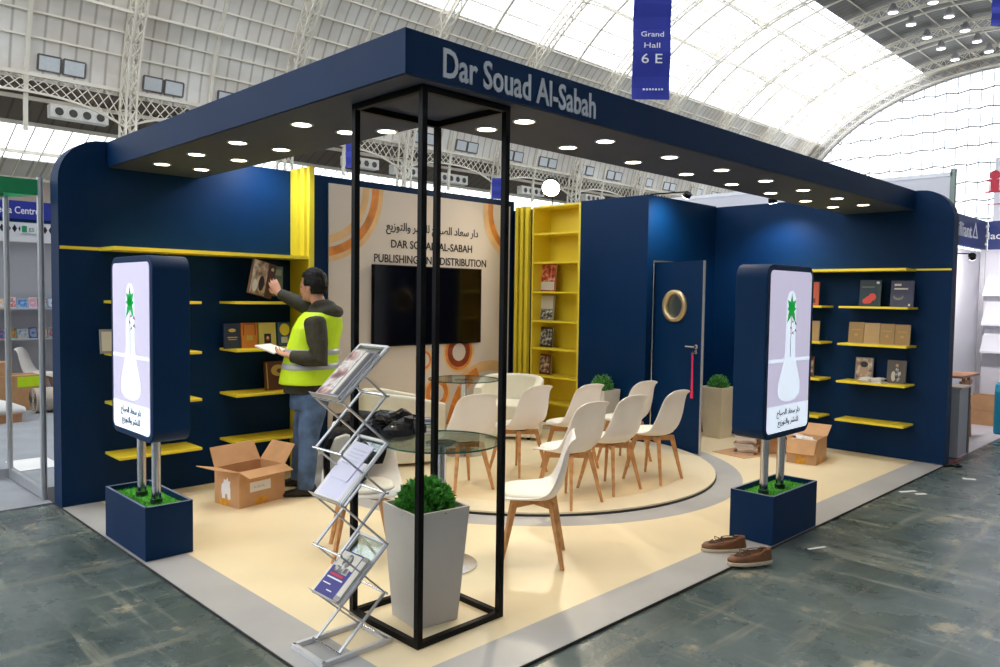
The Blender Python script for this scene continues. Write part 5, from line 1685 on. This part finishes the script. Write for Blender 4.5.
# ================================================================= neighbouring stands, left
MB().box(-1.6, 2.6, 3.68, 11.5, -.0145, -.006).build('floor', mat('grey_event_carpet', (150, 152, 156), .8, var=.1, scale=3), kind='structure')
t = thing('shell_frame', 'aluminium shell-scheme frame with green fascia left of the stand', 'frame', (-.6, 4.2, -.006))
for x, y, h in ((-.345, 3.80, 2.33), (-.36, 4.72, 2.40), (-1.45, 3.80, 2.33), (-1.45, 4.72, 2.40)):
    MB().tube([(x, y, -.006), (x, y, h)], .022, 8).build('post', ALU, t)
for (a, b) in (((-1.45, 3.80, 2.255), (-.345, 3.80, 2.255)), ((-1.45, 4.72, 2.32), (-.36, 4.72, 2.32)), ((-.345, 3.80, 2.255), (-.36, 4.72, 2.32))):
    MB().bar(a, b, .025, .11).build('fascia_board', GREEN, t)
for (a, b) in (((-.345, 3.80, .04), (-.36, 4.72, .04)), ((-1.45, 4.72, .04), (-.36, 4.72, .04))):
    MB().bar(a, b, .03, .07).build('bottom_rail', ALU, t)
mb = MB(); mb.prism([(0, 0), (.32, 0), (.32, .5), (0, .5)], (-.25, 4.9, -.004), (1, 0, 0), (0, 1, 0), (0, 0, 1), .004)
tag(mb.build('paper_sheet', PAPER), 'white sheet lying on the floor behind the green-topped frame', 'paper')
YW = 9.6
def Lx(px): return at('y', YW, px, 300).x
def Lz(py): return at('y', YW, 25, py).z
t = thing('exhibition_wall', 'grey shelved wall of the neighbouring stand seen far left', 'wall', (1.0, YW, -.006))
MB().box(-1.2, 2.5, YW, YW + .08, -.006, Lz(243)).build('panel', GREYWALL, t)
MB().box(-1.2, 2.5, YW - .06, YW + .08, Lz(242), Lz(236)).build('top_rail', WPRINT, t)
for py in (308, 338): MB().box(-1.2, 2.5, YW - .25, YW, Lz(py) - .02, Lz(py)).build('shelf', GREYWALL, t)
t = thing('media_centre_sign', 'long blue Media Centre sign board far left above the grey wall', 'sign', (1.0, YW + 1.0, Lz(243)))
ya = YW + .3
MB().box(-1.2, 2.5, ya, ya + .06, Lz(219), Lz(199)).build('board', BANB, t)
MB().box(-1.2, 2.5, ya - .01, ya + .06, Lz(220.5), Lz(217.5)).build('lower_band', NAVY, t)
mb = MB(); put_text(mb, 'Media Centre', (Lx(20) + .03, ya - .002, Lz(212)), (1, 0, 0), (0, 0, 1), Lx(44) - Lx(-5), .10, .003, .012); mb.build('lettering', WPRINT, t)
MB().box(-1.2, 2.5, ya, ya + .06, Lz(236), Lz(221)).build('pattern_board', WPRINT, t)
mb = MB(); k = 0; x = -1.1
while x < 2.4:
    zc = (Lz(222) + Lz(233)) / 2
    for dx, dz in ((0, 0), (.075, .0)):
        mb.prism([(-.03, 0), (0, -.055), (.03, 0), (0, .055)], (x + dx, ya - .001, zc), (1, 0, 0), (0, 0, 1), (0, -1, 0), .002)
    x += .15
mb.build('diamond_pattern', BPRINT, t)
for xx in (-1.1, 2.4): MB().box(xx, xx + .05, ya, ya + .05, -.006, Lz(236)).build('support_post', ALU, t)
t = thing('exit_sign', 'small green and white exit-style sign under the Media Centre board', 'sign', (Lx(35), ya - .04, Lz(232)))
MB().box(Lx(27), Lx(43), ya - .04, ya - .01, Lz(232), Lz(223)).build('plate', WPRINT, t)
MB().box(Lx(28), Lx(33), ya - .043, ya - .04, Lz(231), Lz(224.5)).build('green_square', GREEN, t)
mb = MB(); put_text(mb, 'E5', (Lx(38), ya - .041, Lz(230)), (1, 0, 0), (0, 0, 1), Lx(41) - Lx(36), .05, .002, .01); mb.build('lettering', GREEN, t)
# picture books leaning on the shelves of the far left wall
PAL = [(226, 170, 60), (200, 216, 230), (150, 190, 224), (220, 200, 206), (190, 60, 70), (96, 140, 190), (206, 150, 190), (90, 190, 180), (236, 220, 200), (70, 90, 160)]
q = 0
for py, labrow in ((308, 'upper'), (338, 'lower')):
    x = Lx(-6)
    for k, wpx in enumerate((11, 10, 12, 9, 11, 10)):
        w_ = Lx(wpx) - Lx(0)
        book('%s picture book on the %s shelf far left, %s from the left' % (['bright', 'pale', 'wide', 'small', 'coloured', 'plain'][k], labrow, ['first', 'second', 'third', 'fourth', 'fifth', 'sixth'][k]),
             w_ * .92, (.15 if wpx < 11 else .13), .012, cm('far_cover_%d' % q, PAL[q % 10]), [('box', picture_mat('far_picture_%d' % q, [PAL[q % 10], PAL[(q + 3) % 10], PAL[(q + 7) % 10]], 20), (.06, .94, .08, .92))],
             (x + w_ / 2, YW - .10, Lz(py) + .001), 0, .25, group='picture books on the far left wall')
        x += w_; q += 1
b4 = carton('large brown cardboard box with a yellow-green label beside the carpet roll', (.12, 8.62, -.006), 0, .70, .36, .44, [('back', .15, -88), ('front', .15, -88)])
mb = MB(); mb.prism([(.45, .30), (.69, .30), (.69, .43), (.45, .43)], (0, 0, 0), (1, 0, 0), (0, 0, 1), (0, -1, 0), .002); mb.build('yellow_label', HIVIS, b4)
b5 = carton('closed brown box stacked on the large box far left', (.10, 8.66, .442), 0, .42, .3, .16, [('front', .2, -88), ('back', .2, -88)])
t = thing('carpet_roll', 'thick beige carpet roll lying on the floor far left', 'roll', (1.22, 8.36, -.006), math.radians(3), local=True)
R_ = .155
MB().tube([(-.55, 0, R_), (.9, 0, R_)], R_, 32, cap=True).build('roll', mat('roll_beige', (190, 176, 160), .7, var=.06), t, smooth=False)
mb = MB(); sp = [(R_ * (.95 - .8 * k / 60) * math.cos(k * .45), R_ * (.95 - .8 * k / 60) * math.sin(k * .45)) for k in range(60)]
mb.tube([(-.553, a, R_ + b) for a, b in sp], .004, 4); mb.build('spiral_edge', cm('dark_lace', (66, 44, 30)), t)
t = thing('white_pallet', 'pallet with a white cover at the far left edge of the picture', 'pallet', (.05, 8.0, -.006), math.radians(10), local=True)
for y in (-.3, 0, .3): MB().box(-.45, .3, y - .05, y + .05, 0, .08).build('bearer', WOODD, t)
for k in range(6): MB().box(-.45 + .13 * k, -.35 + .13 * k, -.36, .36, .08, .1).build('slat', WOODD, t)
mb = MB(); mb.rings([[Vector((x, y, z)) for x, y in rrect(w, h, .06, 4)] for z, w, h in ((.1, .74, .7), (.16, .72, .68), (.22, .5, .45), (.27, .2, .2))]); mb.build('cover', PAPER, t, smooth=True)
dup(ch, (.95, 9.22, -.006), math.radians(330), 'white plastic chair behind the cardboard boxes far left', 'white chairs of the neighbouring stand')

# ================================================================= neighbouring stands, right
t = thing('exhibition_wall', 'tall white panel wall rising behind the right end of the stand', 'wall', (6.62, 1.2, -.0145))
MB().box(6.6, 6.64, -.17, 3.6, -.0145, 2.80).build('panel', WHITEWALL, t)
MB().bar((6.62, -.17, 2.79), (6.62, 3.6, 2.79), .05, .04).build('top_rail', ALU, t)
MB().box(6.595, 6.645, -.20, -.155, -.0145, 2.84).build('end_post', cm('green_grey_post', (140, 156, 148)), t)
MB().box(6.7, 9.6, -.31, .3, -.0145, -.008).build('floor', mat('white_event_carpet', (216, 208, 210), .8, var=.05), kind='structure')
XB_ = 9.55
def Rz(px, py): return at('x', XB_, px, py).z
t = thing('exhibition_wall', 'white side wall of the neighbouring stand right behind the tall panel', 'wall', (8.1, .28, -.0145))
MB().box(6.7, XB_, .26, .30, -.0145, Rz(981, 252)).build('side_panel', WHITEWALL, t)
t = thing('exhibition_wall', 'white back wall with display shelves at the right edge of the picture', 'wall', (XB_ + .02, -.3, -.0145))
MB().box(XB_, XB_ + .04, -.9, .30, -.0145, Rz(981, 250)).build('back_panel', WHITEWALL, t)
MB().box(XB_ - .03, XB_ + .01, .2, .25, -.0145, Rz(981, 222)).build('corner_post', ALU, t)
for py, nm in ((325, 'middle'), (352, 'lowest'), (296, 'highest')):
    z = Rz(985, py)
    mb = MB(); mb.hexa([(XB_ - .22, -.9, z), (XB_ - .001, -.9, z), (XB_ - .001, .17, z), (XB_ - .22, .17, z)], [(XB_ - .22, -.9, z + .025), (XB_ - .001, -.9, z + .30), (XB_ - .001, .17, z + .30), (XB_ - .22, .17, z + .025)])
    tag(mb.build('display_shelf', WPRINT), '%s of the white sloping display shelves at the right edge' % nm, 'shelf', 'white sloping display shelves')
for k in (7.3, 8.1, 8.9):
    pass
t = thing('fascia_sign', 'blue fascia sign with white lettering above the white side wall, far right', 'sign', (8.2, .25, Rz(981, 250)))
MB().box(6.9, XB_ - .03, .20, .26, Rz(981, 250), Rz(981, 222)).build('board', SHELLB, t)
zm = (Rz(981, 250) + Rz(981, 222)) / 2
xa, xb = at('y', .2, 955, 232).x, at('y', .2, 971, 236).x
mb = MB(); put_text(mb, 'brilliant', ((xa + xb) / 2 - .05, .198, zm - .07), (1, 0, 0), (0, 0, 1), xb - xa + .15, .17, .004, .012); mb.build('lettering', WPRINT, t)
mb = MB(); x_ = at('y', .2, 975, 236).x; annulus(mb, (x_, .199, zm), (1, 0, 0), (0, 0, 1), (0, -1, 0), .09, .13, .004, 3, PI / 2, PI / 2 + 2 * PI); mb.build('triangle_emblem', WPRINT, t)
t = thing('fascia_sign', 'blue fascia sign with a white curved mark at the right edge of the picture', 'sign', (XB_, -.3, Rz(981, 250)))
MB().box(XB_ - .06, XB_ - .002, -.9, .17, Rz(981, 250), Rz(981, 222)).build('board', SHELLB, t)
mb = MB(); annulus(mb, (XB_ - .061, at('x', XB_, 992, 236).y, zm), (0, -1, 0), (0, 0, 1), (-1, 0, 0), .11, .14, .003, 24, PI * .55, PI * 1.4); mb.build('curved_mark', WPRINT, t)
mb = MB(); put_text(mb, 'Hachette', (XB_ - .0625, at('x', XB_, 1006, 236).y, zm - .05), (0, -1, 0), (0, 0, 1), .5, .09, .002, .012); mb.build('lettering', WPRINT, t)
t = thing('tall_sign_board', 'tall white board with a red letter i at the top right edge', 'sign', (XB_, -.4, Rz(983, 222)))
zt_, zb_ = Rz(990, 159), Rz(983, 222)
MB().box(XB_ - .05, XB_ - .002, -.9, .13, zb_, zt_).build('board', WHITEWALL, t)
yi = at('x', XB_, 995.5, 186).y
mb = MB(); zi0, zi1 = Rz(995, 193), Rz(995, 180)
h_ = zi1 - zi0
mb.prism([(-.10, 0), (.10, 0), (.10, h_ * .14), (.05, h_ * .14), (.05, h_), (-.09, h_), (-.09, h_ * .86), (-.045, h_ * .86), (-.045, h_ * .14), (-.10, h_ * .14)], (XB_ - .052, yi, zi0), (0, -1, 0), (0, 0, 1), (-1, 0, 0), .003)
mb.prism(circ(.06, 20), (XB_ - .052, yi, Rz(995, 175.5)), (0, -1, 0), (0, 0, 1), (-1, 0, 0), .003)
mb.build('red_letter', PINK, t)
MB().prism([(-.12, 0), (.3, 0), (.3, .012), (-.12, .012)], (XB_ - .052, yi, Rz(995, 205)), (0, -1, 0), (0, 0, 1), (-1, 0, 0), .003).build('red_line', PINK, t)
# counter
ct = at('y', -.33, 958, 389).z
t = thing('display_counter', 'grey-white counter with a beige top behind the right wall end', 'counter', (6.5, 0, -.0145))
MB().box(6.68, 7.0, -.30, .2, -.0145, ct - .02).build('body', GREYWALL, t)
MB().box(6.66, 7.02, -.32, .2, ct - .02, ct).build('counter_top', cm('beige_top', (206, 184, 160)), t)
MB().box(6.99, 7.02, -.315, -.28, -.0145, ct - .02).build('corner_post', cm('grey_post', (120, 110, 108)), t)
# wooden folding table
p_ = at('z', 0, 969, 436); tz = at('x', p_.x, 970, 373).z
t = thing('wooden_table', 'light wooden folding table standing on the white carpet far right', 'table', (p_.x, p_.y + .1, -.008))
MB().box(p_.x - .55, p_.x + .12, p_.y - .05, p_.y + .30, tz - .025, tz).build('tabletop', WOODD, t)
for dx, dx2 in ((.02, -.45), (-.45, .02)):
    for dy in (0, .26): MB().bar((p_.x + dx, p_.y + dy, -.008), (p_.x + dx2 * .3 + dx * .7, p_.y + dy, tz - .025), .03).build('leg', WOODD, t)
for z_ in (.3, tz - .12): MB().box(p_.x - .42, p_.x, p_.y - .01, p_.y + .015, z_, z_ + .05).build('rail', WOODD, t)
c = at('z', 0, 988, 420)
for k in range(2):
    carton(['lower of the two brown boxes under the white display shelves', 'upper of the two brown boxes under the white display shelves'][k], (XB_ - .36, c.y - .33, -.008 + .185 * k), 0, .30, .62, .18, [('front', .1, -88), ('back', .1, -88)], grp='brown boxes under the display shelves')
cc = at('z', 0, 1006, 433)
t = thing('teal_bag', 'teal bag standing at the right edge of the picture', 'bag', (cc.x, cc.y, -.008), local=True)
mb = MB(); mb.rings([[Vector((x, y, z)) for x, y in rrect(w, .22, .05, 5)] for z, w in ((0, .26), (.03, .3), (.5, .3), (.58, .24), (.6, .1))]); mb.build('body', cm('teal_cloth', (20, 140, 170)), t, smooth=False)
mb = MB(); mb.tube([(-.06, 0, .59), (-.06, 0, .68), (.06, 0, .68), (.06, 0, .59)], .01, 8); mb.build('handle', cm('teal_cloth_dark', (14, 90, 112)), t)

# cable and scraps on the hall floor
a = [at('z', -.008, px, py) for px, py in ((934, 465.5), (944, 466.5), (952, 466), (957, 467), (961, 466.5), (957, 464.5))]
mb = MB(); mb.tube(a, .012, 6); tag(mb.build('cable', BLACK, smooth=True), 'short black cable lying on the hall floor beside the right wall end', 'cable')
a = [at('z', 0, px, py) for px, py in ((947, 462), (951, 460), (955, 459), (959, 456))]
mb = MB(); mb.tube([p + Vector((.02, -.03, -.004)) for p in a], .009, 6); tag(mb.build('cable', cm('red_cable', (190, 50, 44)), smooth=True), 'short red cable end at the foot of the counter behind the right wall', 'cable')
for i, (px, py, w_, h_, an, lab) in enumerate(((817, 548, .14, .02, .4, 'thin white strip of tape on the floor beside the right sign box'), (969, 479, .10, .05, -.3, 'white paper scrap on the hall floor below the counter'), (908, 491.5, .16, .03, .3, 'white paper scrap on the floor along the platform edge, right side'), (921, 494, .09, .03, .1, 'small white scrap next to the longer floor scrap, right side'))):
    p = at('z', -.0148, px, py)
    mb = MB(); mb.box(-w_ / 2, w_ / 2, -h_ / 2, h_ / 2, 0, .002); o = mb.build('paper_scrap', PAPER); o.location = (p.x, p.y, -.0148); o.rotation_euler = (0, 0, -.8 + an)
    tag(o, lab, 'scrap')

# ================================================================= flood lights of the stand
def flood(lab, head, aim, mount, energy, color, size, ang, glow=None, blend=.9):
    t = thing('arm_floodlight', lab, 'lamp', head)
    head, aim, mount = Vector(head), Vector(aim), Vector(mount)
    d = (aim - head).normalized(); sx = d.cross(Vector((0, 0, 1))).normalized(); sy = sx.cross(d)
    mb = MB(); mb.prism(circ(size, 24), head, sx, sy, -d, .05); mb.build('housing', BLACK, t, bevel=.005)
    mb = MB(); mb.prism(circ(size * .92, 24), head + d * .001, sx, sy, d, .002)
    mb.build('lens', mat('flood_glow', (255, 244, 220), .4, emit=(255, 236, 196) if not glow else glow, estr=40 if not glow else 12), t)
    mb = MB(); mb.tube([mount, mount + Vector((0, 0, head.z - mount.z + .06)), head - d * .04 + Vector((0, 0, .02))], .007, 6); mb.build('arm', BLACK, t)
    L = bpy.data.lights.new('flood_lamp', 'SPOT'); L.energy = energy; L.color = color; L.spot_size = math.radians(ang); L.spot_blend = blend; L.shadow_soft_size = size * .8
    o = bpy.data.objects.new('flood_lamp', L); COL.objects.link(o); o.location = head + d * .03; o.rotation_euler = d.to_track_quat('-Z', 'Y').to_euler()
    return t
hd = at('x', 4.85, 551, 188)
flood('bright floodlight glaring above the yellow bookcase', hd, (1.6, 1.2, .3), (4.9, hd.y + .02, WT), 130, (1, .86, .64), .11, 150)
hd = at('x', 5.72, 773, 203)
flood('small black arm lamp shining on the right wall', hd, (LX - .1, 1.25, 1.4), (LX - .05, hd.y, WT), 45, (.75, .85, 1), .045, 130, (220, 232, 255))
flood('small arm lamp over the left wall, hidden above the canopy edge', (1.12, 3.02, 2.70), (1.15, 3.46, 1.9), (1.12, LY - .02, WT), 40, (.75, .85, 1), .045, 130, (220, 232, 255))
hd = at('y', -.02, 972, 258)
flood('small arm lamp under the blue fascia of the white stand far right', hd, (8.9, .2, 1.3), (hd.x, .2, hd.z + .12), 60, (1, .95, .95), .04, 150, (220, 232, 255))
hd = at('y', 1.72, 686, 197)
flood('small arm lamp on the front edge of the storage room', hd, (4.95, 2.11, 2.1), (hd.x, SY + .02, WT), 45, (1, .92, .85), .04, 130, (220, 232, 255))

# ================================================================= light
w = bpy.data.worlds.new('overcast'); SC.world = w; w.use_nodes = True
bg = w.node_tree.nodes['Background']; bg.inputs[0].default_value = (.93, .97, 1, 1); bg.inputs[1].default_value = 3.2
SC.view_settings.view_transform = 'Standard'; SC.view_settings.look = 'None'; SC.view_settings.exposure = .1; SC.view_settings.gamma = 1
SC.view_settings.use_curve_mapping = False
SC.cycles.max_bounces = 7; SC.cycles.diffuse_bounces = 5; SC.cycles.transparent_max_bounces = 12
SC.cycles.use_denoising = True
